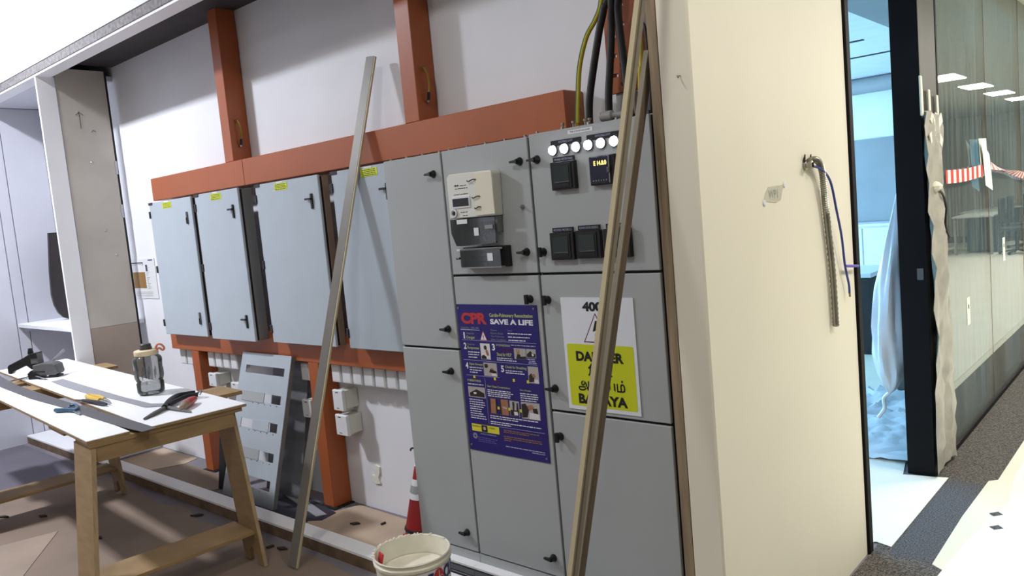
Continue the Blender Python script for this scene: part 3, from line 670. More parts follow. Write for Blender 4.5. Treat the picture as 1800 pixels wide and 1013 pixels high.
photo(.576, .624, .691, .726, [('photo_dark', [(.3, .08), (.5, .05), (.52, .25), (.45, .6), (.3, .6)]), ('photo_dark', [(.75, .1), (.9, .1), (.92, .62), (.7, .6)]), ('photo_dark', [(.05, .6), (.95, .6), (.95, .98), (.05, .98)]), ('photo_white', [(.4, .68), (.8, .68), (.85, .9), (.45, .92)])])
photo(.716, .622, .935, .731, [('photo_dark', [(.02, .15), (.25, .08), (.42, .45), (.3, .9), (.02, .95)]), ('photo_skin', [(.32, .2), (.6, .12), (.72, .3), (.42, .5)]), ('photo_white', [(.45, .6), (.95, .65), (.98, .98), (.4, .98)]), ('photo_dark', [(.62, .35), (.85, .3), (.9, .62), (.66, .6)])])
sq = MB()
for (u, v) in ((.154, .489), (.421, .490), (.656, .487), (.824, .488), (.433, .684), (.570, .682), (.709, .683)):
    sq.box(U(u)-.0055, U(u)+.0055, PY-.0012, PY, V(v)-.006, V(v)+.006)
build('yellow_marker', sq, 'print_yellow', P, kind='stuff')
bn = build('banner', B(U(.056), U(.412), PY-.0008, PY, V(.864), V(.815)), 'print_yellow', P)
build('banner_picture', B(U(.185), U(.262), PY-.0012, PY, V(.862), V(.817)), 'print_black', bn)
build('banner_face', MB().lathe([(0, -.0014), (.008, -.0014), (.0081, 0)], (U(.224), PY, V(.838)), 12, 'y'), 'photo_grey', bn)
text('lettering', 'Unconscious', 'print_black', bn, U(.066), U(.175), V(.834), V(.822), PY-.0009)
text('lettering', 'Infants', 'print_black', bn, U(.285), U(.36), V(.834), V(.822), PY-.0009)
lg = MB()
for i in range(10):
    a = i*math.pi/5; lg.bar((U(.09)+.006*math.cos(a), PY-.0008, V(.898)+.006*math.sin(a)), (U(.09)+.014*math.cos(a+.5), PY-.0008, V(.898)+.014*math.sin(a+.5)), (0, 0, 1) if abs(math.cos(a)) > .5 else (1, 0, 0), .0028, .0008)
build('emblem', lg, 'print_pale', P, kind='stuff')
for (u, v) in ((.023, .026), (.965, .022), (.03, .965), (.965, .972)):
    build('screw', MB().lathe([(0, -.003), (.004, -.003), (.005, 0)], (U(u), PY, V(v)), 10, 'y'), 'steel', P)

# --- danger sign
D = thing('danger_sign', 'white and yellow 400V danger sign on the right switchboard column', 'sign', (-1.6915, YC, .823))
DX, DW, DZ, DH, DY = -1.856, .328, 1.259, .436, YC-.0035
du = lambda u: DX+u*DW
dv = lambda v: DZ-v*DH
build('board', B(du(0), du(1), DY, YC-.0002, dv(1), dv(0)), 'sign_white', D)
def rrect(x0, x1, z0, z1, r, n=5):
    out = []
    for (cx, cz, a0) in ((x1-r, z1-r, 0), (x0+r, z1-r, 90), (x0+r, z0+r, 180), (x1-r, z0+r, 270)):
        for i in range(n+1):
            a = math.radians(a0+90*i/n); out.append((cx+r*math.cos(a), cz+r*math.sin(a)))
    return out
yl = build('yellow_field', MB().prism(rrect(du(.04), du(.96), dv(.965), dv(.41), .008), 'y', DY-.0006, DY), 'danger_yellow', D)
text('lettering', '400V', 'print_black', D, du(.31), du(.70), dv(.120), dv(.036), DY, .05)
t3 = build('warning_triangle', MB().prism([(du(.295), dv(.392)), (du(.665), dv(.392)), (du(.48), dv(.132))], 'y', DY-.0006, DY), 'print_darkred', D)
build('triangle_field', MB().prism([(du(.317), dv(.382)), (du(.643), dv(.382)), (du(.48), dv(.150))], 'y', DY-.0010, DY), 'sign_white', t3)
build('lightning_bolt', MB().prism([(du(.475), dv(.200)), (du(.535), dv(.200)), (du(.497), dv(.262)), (du(.545), dv(.250)), (du(.502), dv(.330)), (du(.525), dv(.325)), (du(.478), dv(.368)), (du(.455), dv(.318)), (du(.475), dv(.325)), (du(.498), dv(.282)), (du(.432), dv(.295))], 'y', DY-.0014, DY), 'print_black', t3)
text('lettering', 'DANGER', 'print_black', yl, du(.165), du(.825), dv(.562), dv(.472), DY-.0006, .05)
text('lettering', '\u5371\u9669', 'print_black', yl, du(.32), du(.66), dv(.690), dv(.575), DY-.0006, .02)
text('lettering', '\u0b85\u0baa\u0bbe\u0baf\u0bae\u0bcd', 'print_black', yl, du(.165), du(.815), dv(.830), dv(.705), DY-.0006, .02)
text('lettering', 'BAHAYA', 'print_black', yl, du(.155), du(.835), dv(.942), dv(.852), DY-.0006, .05)

# --- cables and fittings on top
def cable(name, pts, r, m, label, cat='cable', n=10):
    return tag(build(name, MB().tube(smooth_path(pts, 6), r, n), m), label, cat)
ey = thing('earth_cable', 'yellow and green earth cable rising from the switchboard top', 'cable', (-1.795, 2.48, 1.895))
pe = smooth_path([(-1.797, 2.48, 1.895), (-1.785, 2.48, 2.0), (-1.765, 2.48, 2.123), (-1.724, 2.48, 2.224), (-1.675, 2.48, 2.282), (-1.645, 2.48, 2.342), (-1.63, 2.48, 2.5), (-1.63, 2.5, 3.2)], 6)
build('sheath', MB().tube(pe, .0085, 10), 'green_yellow', ey)
build('green_stripe', MB().tube([p+Vector((-.0052, -.004, 0)) for p in pe], .0046, 8), 'cable_green', ey)
cable('power_cable', [(-1.742, 2.48, 1.895), (-1.735, 2.48, 1.98), (-1.716, 2.48, 2.064), (-1.668, 2.48, 2.227), (-1.638, 2.48, 2.311), (-1.615, 2.48, 2.42), (-1.61, 2.49, 3.2)], .0145, 'cable_black', 'left black power cable, next to the yellow and green one')
cable('power_cable', [(-1.652, 2.48, 1.895), (-1.645, 2.48, 2.0), (-1.630, 2.48, 2.1), (-1.610, 2.48, 2.25), (-1.588, 2.46, 2.40), (-1.575, 2.46, 3.2)], .0145, 'cable_black', 'middle black power cable in front of the slotted channel')
cable('power_cable', [(-1.556, 2.48, 1.895), (-1.563, 2.48, 2.0), (-1.570, 2.48, 2.12), (-1.572, 2.47, 2.28), (-1.548, 2.45, 2.42), (-1.54, 2.45, 3.2)], .0140, 'cable_black', 'right black power cable beside the leaning strips')
cable('earth_cable', [(-1.516, 2.48, 1.895), (-1.512, 2.48, 1.97), (-1.505, 2.48, 2.064), (-1.50, 2.49, 2.2), (-1.49, 2.5, 3.2)], .008, 'green_yellow', 'short yellow earth cable glimpsed between the leaning strips')
cable('control_cable', [(-1.472, 2.48, 1.895), (-1.466, 2.48, 2.05), (-1.472, 2.48, 2.2), (-1.50, 2.49, 2.34), (-1.51, 2.5, 3.2)], .006, 'cable_black', 'thin black cable beside the plywood edge')
gl = None
for (x, m_) in ((-1.797, 'brass'), (-1.742, 'brass'), (-1.652, 'black'), (-1.556, 'black'), (-1.516, 'brass'), (-1.472, 'black')):
    tag(build('cable_gland', MB().lathe([(.019, 0), (.019, .010), (.016, .012), (.016, .022), (.0135, .024)], (x, 2.48, 1.894), 8), m_), {-1.797: 'brass gland at the foot of the yellow and green cable', -1.742: 'brass gland at the foot of the left black cable', -1.652: 'black gland at the foot of the middle black cable', -1.556: 'black gland at the foot of the right black cable', -1.516: 'brass gland at the foot of the short yellow cable', -1.472: 'black gland at the foot of the thin black cable'}[x], 'cable gland', 'cable glands on the switchboard')
for x, nth in ((-1.815, 'leftmost'), (-1.765, 'second'), (-1.71, 'third'), (-1.69, 'rightmost')):
    tag(build('gland_bolt', MB().lathe([(0, .026), (.007, .026), (.007, .018), (.004, .016), (.004, 0)], (x, 2.41, 1.894), 8), 'zinc'), nth + ' of the four small bolts on the switchboard roof', 'bolt', 'bolts on the switchboard roof')
pv = thing('conduit_offcut', 'short grey conduit fitting lying on the switchboard top', 'conduit', (-1.57, 2.40, 1.895))
build('socket', MB().lathe([(.011, 0), (.018, 0), (.018, .045), (.012, .05), (.012, .0)], (-1.622, 2.39, 1.913), 14, 'x'), 'pvc_grey', pv)
build('pipe', MB().tube([(-1.575, 2.39, 1.912), (-1.50, 2.395, 1.908)], .012, 12), 'pvc_grey', pv)

# =================================================================== UNDER THE PANELS
sw = None
def small_box(x0, x1, z0, z1, yf, label, group):
    t = thing('switch_box', label, 'switch box', ((x0+x1)/2, 2.6, z0), group)
    build('housing', MB().hexa([(x0, yf, z0+.006), (x1, yf, z0+.006), (x1, 2.638, z0), (x0, 2.638, z0)], [(x0, yf, z1), (x1, yf, z1), (x1, 2.638, z1), (x0, 2.638, z1)]), 'white_plastic', t, .003)
    build('cover_plate', B(x0+.007, x1-.007, yf-.002, yf+.001, z0+.014, z1-.006), 'white_plastic', t)
    return t
for i in range(8):
    x = -3.686+i*.0965
    small_box(x, x+.080, .738, .850, 2.55, 'small white switch box %s in the row right of the second orange leg' % ('first', 'second', 'third', 'fourth', 'fifth', 'sixth', 'seventh', 'eighth')[i], 'white boxes under the lower beam')
for i in range(4):
    x = -5.10+i*.1
    small_box(x, x+.082, .738, .850, 2.55, 'small white switch box, %s of four right of the first orange leg' % ('first', 'second', 'third', 'last')[i], 'white boxes under the lower beam')
for i, x in enumerate((-5.527, -5.425)):
    small_box(x, x+.084, .728, .850, 2.56, ('leftmost small white switch box under the lower beam', 'small white switch box just left of the first orange leg')[i], 'white boxes under the lower beam')
small_box(-3.99, -3.912, .726, .835, 2.55, 'small white switch box between shiny sheet and second orange leg', 'white boxes under the lower beam')
def junction(x0, x1, z0, z1, label):
    t = thing('junction_box', label, 'junction box', ((x0+x1)/2, 2.6, z0), 'white junction boxes')
    yf = 2.53
    build('lid', B(x0, x1, yf, yf+.022, z0, z1), 'white_plastic', t, .004)
    build('housing', B(x0+.006, x1-.004, yf+.022, 2.638, z0+.008, z1-.006), 'off_white', t, .003)
    build('knockout', B((x0+x1)/2-.02, (x0+x1)/2+.02, yf+.03, 2.62, z0-.008, z0+.009), 'off_white', t)
    build('small_mark', B(x0+.03, x0+.055, yf-.001, yf, z1-.016, z1-.011), 'print_black', t)
    build('small_mark', B(x0+.03, x0+.052, yf-.001, yf, z0+.014, z0+.017), 'print_black', t)
    return t
junction(-3.675, -3.582, .585, .704, 'upper white junction box beside the second orange leg')
junction(-3.675, -3.568, .443, .562, 'lower white junction box beside the second orange leg')
junction(-5.092, -4.99, .610, .702, 'white junction box right of the first orange leg')
junction(-4.80, -4.70, .585, .66, 'white junction box low behind the plywood offcut')
junction(-3.99, -3.90, .512, .620, 'white junction box half hidden behind the tall leaning strip')
# slotted cover plate leaning on the lower beam
SP = thing('slotted_plate', 'grey slotted cover plate leaning against the lower orange beam', 'cover plate', (-4.3, 2.3, .006))
b0, b1 = Vector((-4.64, 2.302, .008)), Vector((-4.06, 2.302, .008)); t0, t1 = Vector((-4.515, 2.492, .885)), Vector((-3.975, 2.492, .885))
def sp(u, v, d=0.0):
    p = (b0*(1-u)+b1*u)*(1-v)+(t0*(1-u)+t1*u)*v; return p + Vector((0, -.977, .212))*d
def plate_quad(mb, u0, u1, v0, v1, d0=0.0, d1=.004):
    mb.add([sp(u0, v0, d0), sp(u1, v0, d0), sp(u1, v1, d0), sp(u0, v1, d0), sp(u0, v0, d1), sp(u1, v0, d1), sp(u1, v1, d1), sp(u0, v1, d1)], [(3,2,1,0),(4,5,6,7),(0,1,5,4),(1,2,6,5),(2,3,7,6),(3,0,4,7)])
pm = MB(); rows = [(.105, .175), (.295, .355), (.490, .550), (.675, .735), (.862, .915)]
prev = 0.0
plate_quad(pm, 0, .12, 0, 1); plate_quad(pm, .90, 1, 0, 1)
for (a, b) in rows:
    plate_quad(pm, .12, .90, prev, a); prev = b
plate_quad(pm, .12, .90, prev, 1)
build('sheet', pm, 'panel_grey', SP)
fl_ = MB(); fl_.add([sp(1, 0, 0), sp(1, 1, 0), sp(1, 1, -.022), sp(1, 0, -.022), sp(1.006, 0, 0), sp(1.006, 1, 0), sp(1.006, 1, -.022), sp(1.006, 0, -.022)], [(0,1,2,3),(7,6,5,4),(0,4,5,1),(1,5,6,2),(2,6,7,3),(3,7,4,0)])
build('edge_flange', fl_, 'cab_side', SP)
for (r, spans) in ((1, ((.12, .62),)), (2, ((.12, .18), (.42, .74))), (3, ((.12, .58),)), (4, ())):
    for (a, c) in spans:
        bm_ = MB(); plate_quad(bm_, a, c, rows[r][0]-.004, rows[r][1]+.004, .003, .007); build('blanking_strip', bm_, 'cab_grey' if r != 2 else 'panel_grey', SP)
for (a, b) in rows[:4]:
    for i in range(5):
        q = sp(.36+i*.12, a-.012, .004)
        build('rivet', MB().lathe([(0, -.002), (.004, -.002), (.005, 0)], q, 8, 'y'), 'steel', SP)
# shiny sheet behind it
sh = MB(); sh.bar((-4.23, 2.48, .012), (-4.19, 2.622, .852), (1, 0, 0), .38, .003)
tag(build('metal_sheet', sh, 'brushed'), 'shiny bare metal sheet leaning behind the slotted plate', 'metal sheet')
# black strip behind the bench
bs = MB(); bs.bar((-4.73, 2.345, .004), (-4.77, 2.46, .60), (1, 0, 0), .075, .010)
tag(build('black_strip', bs, 'black_matte', None, .003), 'black plastic strip standing behind the near trestle', 'strip')
# plaster scrap on the wall
scp = MB(); q = [(-3.49, .262), (-3.455, .255), (-3.46, .215), (-3.475, .19), (-3.462, .158), (-3.50, .150), (-3.545, .168), (-3.53, .196), (-3.50, .20), (-3.505, .235)]
scp.prism(q, 'y', 2.632, 2.641)
tag(build('paper_scrap', scp, 'paper_white', None), 'torn white scrap stuck on the wall left of the cone', 'scrap')
# paper notice on the wall
N = thing('paper_notice', 'white printed sheet taped to the wall left of the panels', 'notice', (-6.1, 2.638, 1.19))
build('sheet', B(-6.325, -5.915, 2.6345, 2.639, 1.195, 1.502), 'white_plastic', N)
build('photo_block', B(-6.31, -6.095, 2.6338, 2.6346, 1.275, 1.40), 'print_brown', N)
build('title_frame', B(-6.31, -6.12, 2.6338, 2.6346, 1.468, 1.476), 'print_black', N)
build('title_frame', B(-6.12, -6.114, 2.6338, 2.6346, 1.452, 1.476), 'print_black', N)
build('key_block', B(-6.075, -6.045, 2.6338, 2.6346, 1.405, 1.455), 'print_navy', N)
build('key_block', B(-6.02, -5.945, 2.6338, 2.6346, 1.486, 1.494), 'print_navy', N)
mb = MB(); r_ = random.Random(5)
for i in range(14): dashes(mb, -6.07, -6.07+r_.uniform(.02, .06), 1.27+i*.0125, .004, 2.6335, r_)
for i in range(3): dashes(mb, -6.29, -6.0, 1.215+i*.014, .003, 2.6335, r_)
dashes(mb, -6.30, -6.13, 1.457, .004, 2.6335, r_)
build('small_print', mb, 'print_dim', N, kind='stuff')
# traffic cone
cx, cy = -2.958, 2.50
CN = thing('traffic_cone', 'dark red traffic cone with white label behind the switchboard edge', 'traffic cone', (cx, cy, .004))
build('base', B(cx-.105, cx+.105, cy-.105, cy+.105, .004, .026), 'red_cone', CN, .006)
build('cone', MB().lathe([(.105, .024), (.104, .03), (.100, .062), (.024, .375), (.016, .39), (.013, .455), (.010, .460), (0, .460)], (cx, cy, .004), 24), 'red_cone', CN)
build('white_band', MB().lathe([(.0645, .218), (.0645, .219), (.0405, .316), (.040, .316)], (cx, cy, .004), 24), 'white_plastic', CN)
build('band_print', MB().lathe([(.0585, .247), (.0575, .251), (.050, .280), (.049, .284)], (cx, cy, .005), 24), 'print_dim', CN)
build('white_tip', MB().lathe([(.0250, .378), (.0185, .39), (.0150, .455), (.0, .464)], (cx, cy, .005), 16), 'white_plastic', CN)
build('black_ring', MB().lathe([(.102, .058), (.106, .062), (.102, .072), (.094, .074)], (cx, cy, .004), 24), 'black', CN)
build('tip_loop', MB().tube(smooth_path([(cx-.028, cy-.02, .462), (cx-.015, cy-.026, .474), (cx+.0, cy-.02, .476), (cx+.02, cy-.01, .47)], 5), .005, 8), 'black', CN)
# niche shelf and dark board
SH = thing('wall_shelf', 'white shelf inside the narrow niche at the far left', 'shelf', (-6.9, 2.4, 1.0))
build('shelf_board', B(-7.604, -6.226, 2.162, 2.638, 1.003, 1.034), 'wall_white', SH, .002)
build('cleat', B(-7.604, -7.58, 2.2, 2.6, .96, 1.003), 'wall_grey', SH)
dk = MB().prism([(2.60, 1.0345), (2.47, 1.036), (2.42, 1.055), (2.385, 1.10), (2.362, 1.17), (2.352, 1.26), (2.362, 1.45), (2.395, 1.78), (2.60, 1.78)], 'x', -7.31, -7.28)
tag(build('dark_board', dk, 'dark_board', None), 'dark brown curved board standing on the niche shelf', 'board')

# =================================================================== LEANING STRIPS
def lean(name, a, b, wdir, wd, th, face, edge, label):
    t = thing(name, label, 'strip', a)
    a, b = Vector(a), Vector(b); d = (b-a).normalized(); W = Vector(wdir); W = (W-d*W.dot(d)).normalized(); T = d.cross(W)
    if T.y > 0: T = -T
    build('core', MB().bar(a, b, W, wd, th), face, t, .0015)
    build('edge_band', MB().bar(a+W*(wd/2+.0035)+d*.004, b+W*(wd/2+.0035)-d*.002, W, .006, th*.9), edge, t)
    return t
lean('edging_strip', (-3.276, 1.922, .008), (-3.088, 2.575, 2.43), (1, .15, 0), .056, .012, 'alu_strip', 'strip_beige', 'tall grey strip leaning alone against the orange beam in the middle')
def lean2(a, b, label, front, side):
    t = thing('edging_strip', label, 'strip', a); a, b = Vector(a), Vector(b); d = (b-a).normalized()
    W = Vector((1, 0, 0)); W = (W-d*W.dot(d)).normalized(); T = d.cross(W)
    if T.y > 0: T = -T
    build('core', MB().bar(a, b, W, .018, .030), side, t, .001)  # core darker than the front: shade of the side painted in
    build('front_face', MB().bar(a+T*.0165-W*.001, b+T*.0165-W*.001, W, .016, .003), front, t)
    build('groove', MB().bar(a+T*.008+W*.0095, b+T*.008+W*.0095, T, .005, .002), 'strip_brown', t)
    return t
lean2((-1.538, 1.752, .008), (-1.114, 2.032, 2.60), 'long beige strip leaning in front of the danger sign, reaching past the top', 'strip_beige', 'strip_taupe')
lean2((-1.552, 1.805, .008), (-1.236, 2.098, 2.04), 'shorter grey-brown strip leaning behind the long one, ending at the plywood edge', 'strip_taupe', 'strip_brown')

# =================================================================== PAINT BUCKET
bx, by, bh, br_ = -2.305, 1.868, .335, .148
BK = thing('paint_bucket', 'open cream paint bucket with red diamond logo in front of the kerb', 'bucket', (bx, by, .004))
build('shell', MB().lathe([(.0, .004), (.128, .004), (.132, .01), (br_-.004, .30), (br_+.003, .302), (br_+.004, .312), (br_-.003, .316), (br_-.001, .328), (br_+.003, bh-.004), (br_, bh), (br_-.005, bh-.003), (br_-.009, .318), (br_-.014, .30), (.124, .012), (0, .012)], (bx, by, .004), 48), 'bucket_cream', BK)
build('paint', MB().lathe([(0, .252), (.09, .252), (br_-.022, .256), (br_-.019, .262)], (bx, by, .004), 40), 'paint_inside', BK)
def on_bucket(a, h, d=.0012):
    r = .132+(h-.01)*(br_-.004-.132)/.29+d
    return (bx+r*math.cos(a), by+r*math.sin(a), .004+h)
def bucket_patch(name, a0, a1, h0, h1, m, d=.0012, parent=BK):
    mb = MB().grid(lambda u, v: on_bucket(a0+(a1-a0)*u, h0+(h1-h0)*v, d), 10, 3)
    return build(name, mb, m, parent)
lb_ = bucket_patch('label_wrap', math.radians(-35), math.radians(80), .03, .296, 'white_plastic', .0008)
bucket_patch('label_band', math.radians(-34), math.radians(80), .03, .222, 'wood_stub', .0014, lb_)
def bucket_text(s, a0, a1, h0, h1, m, bold, par):
    cu = bpy.data.curves.new('t', 'FONT'); cu.body = s; cu.size = 1; cu.resolution_u = 3; cu.offset = bold
    to = bpy.data.objects.new('t', cu); COL.objects.link(to); dg = bpy.context.evaluated_depsgraph_get(); me0 = bpy.data.meshes.new_from_object(to.evaluated_get(dg))
    vs = [v.co.copy() for v in me0.vertices]; fs = [tuple(p.vertices) for p in me0.polygons]; bpy.data.objects.remove(to)
    ax, bx_ = min(v.x for v in vs), max(v.x for v in vs); ay, by_ = min(v.y for v in vs), max(v.y for v in vs)
    mb = MB().add([on_bucket(a0+(a1-a0)*(v.x-ax)/(bx_-ax), h0+(h1-h0)*(v.y-ay)/(by_-ay), .003) for v in vs], fs)
    return build('lettering', mb, m, par)
bucket_text('F', math.radians(-19), math.radians(-10), .240, .286, 'print_navy', .06, lb_)
bucket_text('CUS', math.radians(10), math.radians(48), .236, .292, 'print_navy', .05, lb_)
dm = MB(); ac = math.radians(0)
dm.add([on_bucket(ac+math.radians(10)*math.cos(k*math.pi/6), .263+.032*math.sin(k*math.pi/6), .0026) for k in range(12)], [tuple(range(12))])
dl = build('red_disc', dm, 'print_red', lb_)
st_ = MB()
for (da, dh) in ((0, .024), (7, 0)):
    st_.add([on_bucket(ac-math.radians(da+.5), .263-dh-.001, .0036), on_bucket(ac+math.radians(da+.5), .263-dh-.001, .0036), on_bucket(ac+math.radians(da+.5), .263+dh+.001, .0036), on_bucket(ac-math.radians(da+.5), .263+dh+.001, .0036)], [(0, 1, 2, 3)])
build('disc_cross', st_, 'print_white', lb_)
rm = MB(); rg = random.Random(2)
for i in range(46):
    a = rg.uniform(1.2, 4.2); r = br_+rg.uniform(-.004, .004); rm.lathe([(0, .004), (.004, .002), (.005, -.002)], (bx+r*math.cos(a), by+r*math.sin(a), .004+bh), 6)
build('dried_paint', rm, 'paint_inside', BK, kind='stuff')
sc_ = MB().hexa([(bx-.108, by-.088, .285), (bx-.072, by-.103, .285), (bx-.070, by-.096, .285), (bx-.106, by-.081, .285)], [(bx-.114, by-.072, .334), (bx-.062, by-.094, .340), (bx-.060, by-.088, .340), (bx-.112, by-.066, .334)])
tag(build('paint_scraper', sc_, 'red_plastic', None, .002), 'red plastic scraper tip sticking out of the paint bucket', 'scraper')

# =================================================================== WORKBENCH
A_ = math.radians(4.5); OX, OY = -3.475, 1.899
def bw(u, v, z): return (OX-u*math.cos(A_)-v*math.sin(A_), OY+u*math.sin(A_)-v*math.cos(A_), z)
def bbox_(mb, u0, u1, v0, v1, z0, z1):
    return mb.hexa([bw(u1, v1, z0), bw(u0, v1, z0), bw(u0, v0, z0), bw(u1, v0, z0)], [bw(u1, v1, z1), bw(u0, v1, z1), bw(u0, v0, z1), bw(u1, v0, z1)])
def bench_board(u0, u1, v0, v1, label):
    t = thing('tabletop_board', label, 'tabletop', bw((u0+u1)/2, (v0+v1)/2, .782))
    build('core', bbox_(MB(), u0, u1, v0, v1, .7855, .797), 'ply_face', t)
    build('laminate_top', bbox_(MB(), u0+.001, u1-.001, v0+.001, v1-.001, .797, .800), 'laminate', t)
    return t
bench_board(0, 3.04, 0, .452, 'wide white board forming the far half of the workbench top')
bench_board(.016, 3.06, .533, .708, 'narrow white board forming the near side of the workbench top')
def trestle(du, dv, label):
    t = thing('trestle', label, 'trestle', bw(du+.1, dv+.36, .004), 'plywood trestles')
    q = lambda u, v, z: bw(u+du, v+dv, z)
    def leg(ut0, ut1, uf0, uf1, vt, vf, zf=.006):
        L = MB(); th = .018
        # lower half with an arched notch between two feet, upper half plain
        lp = lambda u0_, u1_, f: (u0_*(1-f)+u1_*f)
        def P(su, f, dd):   # su 0..1 across, f 0 foot..1 top
            u = (uf0+(uf1-uf0)*su)*(1-f)+(ut0+(ut1-ut0)*su)*f; v = vf*(1-f)+vt*f+dd; return q(u, v, zf+(.764-zf)*f)
        out = [(0, 0), (.30, 0), (.36, .07), (.5, .10), (.64, .07), (.70, 0), (1, 0), (1, 1), (0, 1)]
        n = len(out); vs = [P(a, f, -th/2) for a, f in out]+[P(a, f, th/2) for a, f in out]
        L.add(vs, [tuple(range(n)), tuple(range(n, 2*n))[::-1]]+[(i, n+i, n+(i+1) % n, (i+1) % n) for i in range(n)])
        o = build('leg', L, 'ply_face', t)
        E_ = MB(); th2 = th*.98
        a, b_, c, d = P(0, .001, -th2/2), P(0, .001, th2/2), P(0, .999, th2/2), P(0, .999, -th2/2)
        off = Vector((math.cos(A_), -math.sin(A_), 0))*.0012
        E_.add([Vector(x)+off for x in (a, b_, c, d)], [(0, 1, 2, 3)]); build('ply_edge', E_, 'ply_edge', o)
        return o
    leg(.045, .245, -.068, .135, .052, .032)
    leg(-.004, .25, -.085, .15, .690, .790)
    build('shelf', MB().hexa([q(.215, .735, .158), q(-.030, .735, .158), q(-.012, .045, .158), q(.205, .045, .158)], [q(.215, .735, .175), q(-.030, .735, .175), q(-.012, .045, .175), q(.205, .045, .175)]), 'ply_face', t, .001)
    build('top_rail', bbox_(MB(), du+.014, du+.032, dv+.062, dv+.682, .700, .7645), 'ply_face', t)
    build('top_board', bbox_(MB(), du+.010, du+.215, dv+.02, dv+.70, .765, .785), 'ply_face', t, .001)
    build('cross_board', bbox_(MB(), du+.40, du+.66, dv-.165, dv+.70, .765, .785), 'ply_face', t, .001)
    build('tie_rail', bbox_(MB(), du+.215, du+.40, dv+.30, dv+.40, .765, .785), 'ply_face', t)
    return t
trestle(0, 0, 'near plywood trestle under the right end of the workbench')
trestle(1.85, .045, 'far plywood trestle under the left part of the workbench')
# strips lying on the bench
def flat_strip(name, up, lo, z, m, label, th=.002):
    n = 24
    def along(P, t):
        L = [0]
        for i in range(len(P)-1): L.append(L[-1]+math.dist(P[i], P[i+1]))
        s = t*L[-1]
        for i in range(len(P)-1):
            if s <= L[i+1]+1e-9:
                f = (s-L[i])/(L[i+1]-L[i]); return (P[i][0]+(P[i+1][0]-P[i][0])*f, P[i][1]+(P[i+1][1]-P[i][1])*f)
        return P[-1]
    mb = MB(); vs = []
    for k in range(n+1):
        a, b = along(up, k/n), along(lo, k/n); vs += [(a[0], a[1], z), (b[0], b[1], z), (a[0], a[1], z+th), (b[0], b[1], z+th)]
    fs = []
    for k in range(n):
        o = 4*k; fs += [(o, o+4, o+5, o+1), (o+2, o+3, o+7, o+6), (o, o+2, o+6, o+4), (o+1, o+5, o+7, o+3)]
    fs += [(0, 1, 3, 2), (4*n, 4*n+2, 4*n+3, 4*n+1)]
    mb.add(vs, fs); return tag(build(name, mb, m), label, 'strip')
flat_strip('edging_strip', [(-6.55, 1.68), (-6.19, 1.606), (-5.561, 1.531), (-5.171, 1.51), (-4.665, 1.485), (-4.246, 1.469), (-3.81, 1.463), (-3.445, 1.448)],
           [(-6.5, 1.56), (-5.667, 1.462), (-4.947, 1.417), (-4.458, 1.414), (-4.035, 1.391), (-3.604, 1.379), (-3.441, 1.385)], .8015, 'strip_dark', 'long dark grey edging strip lying along the gap in the workbench')
flat_strip('edging_strip', [(-5.467, 1.757), (-4.917, 1.718), (-4.335, 1.68), (-3.998, 1.672), (-3.885, 1.727)], [(-5.45, 1.685), (-5.153, 1.655), (-4.726, 1.629), (-4.321, 1.634), (-3.95, 1.619), (-3.837, 1.70)], .8015, 'strip_light', 'light grey edging strip on the workbench leading to the black shears')
# bottle
WB = thing('water_bottle', 'large smoky plastic water bottle with cream collar on the workbench', 'bottle', (-4.287, 1.802, .8))
wc = (-4.287, 1.802, .8005)
prof = [(0, .0), (.056, .0), (.066, .006), (.072, .018), (.072, .07), (.068, .076), (.068, .08), (.073, .088), (.074, .15), (.075, .17), (.077, .20), (.076, .214), (.066, .228), (.055, .236), (.052, .244)]
build('body', MB().lathe(prof, wc, 32), 'bottle_plastic', WB)
build('water', MB().lathe([(0, .004), (.058, .006), (.068, .018), (.069, .066), (0, .066)], wc, 28), 'water', WB)
rb_ = MB()
for i in range(14):
    a = 2*math.pi*i/14; rb_.tube([(wc[0]+.0745*math.cos(a), wc[1]+.0745*math.sin(a), wc[2]+z) for z in (.095, .11, .145, .155)], .003, 6, True, [.0012, .0035, .0035, .0012])
build('grip_ribs', rb_, 'bottle_plastic', WB, kind='stuff')
build('collar', MB().lathe([(.053, .232), (.062, .234), (.064, .238), (.063, .262), (.058, .266), (.034, .268)], wc, 28), 'bottle_collar', WB)
build('cap', MB().lathe([(.033, .266), (.033, .28), (.030, .284), (.030, .298), (.026, .302), (0, .302)], wc, 24), 'bottle_cap', WB)
rd = Vector((.747, .665, 0)); lc = Vector(wc)
build('carry_loop', MB().tube(smooth_path([lc+rd*.048+Vector((0, 0, .252)), lc+rd*.066+Vector((0, 0, .288)), lc+rd*.088+Vector((0, 0, .290)), lc+rd*.104+Vector((0, 0, .268)), lc+rd*.094+Vector((0, 0, .255)), lc+rd*.078+Vector((0, 0, .268)), lc+rd*.058+Vector((0, 0, .262))], 5), .006, 8), 'bottle_loop', WB)
build('hinge_knob', MB().lathe([(0, -.012), (.014, -.010), (.016, 0), (.014, .010), (0, .012)], lc-rd*.058+Vector((0, 0, .250)), 14, 'y'), 'bottle_loop', WB)
WB.scale = (.96, .96, .91)
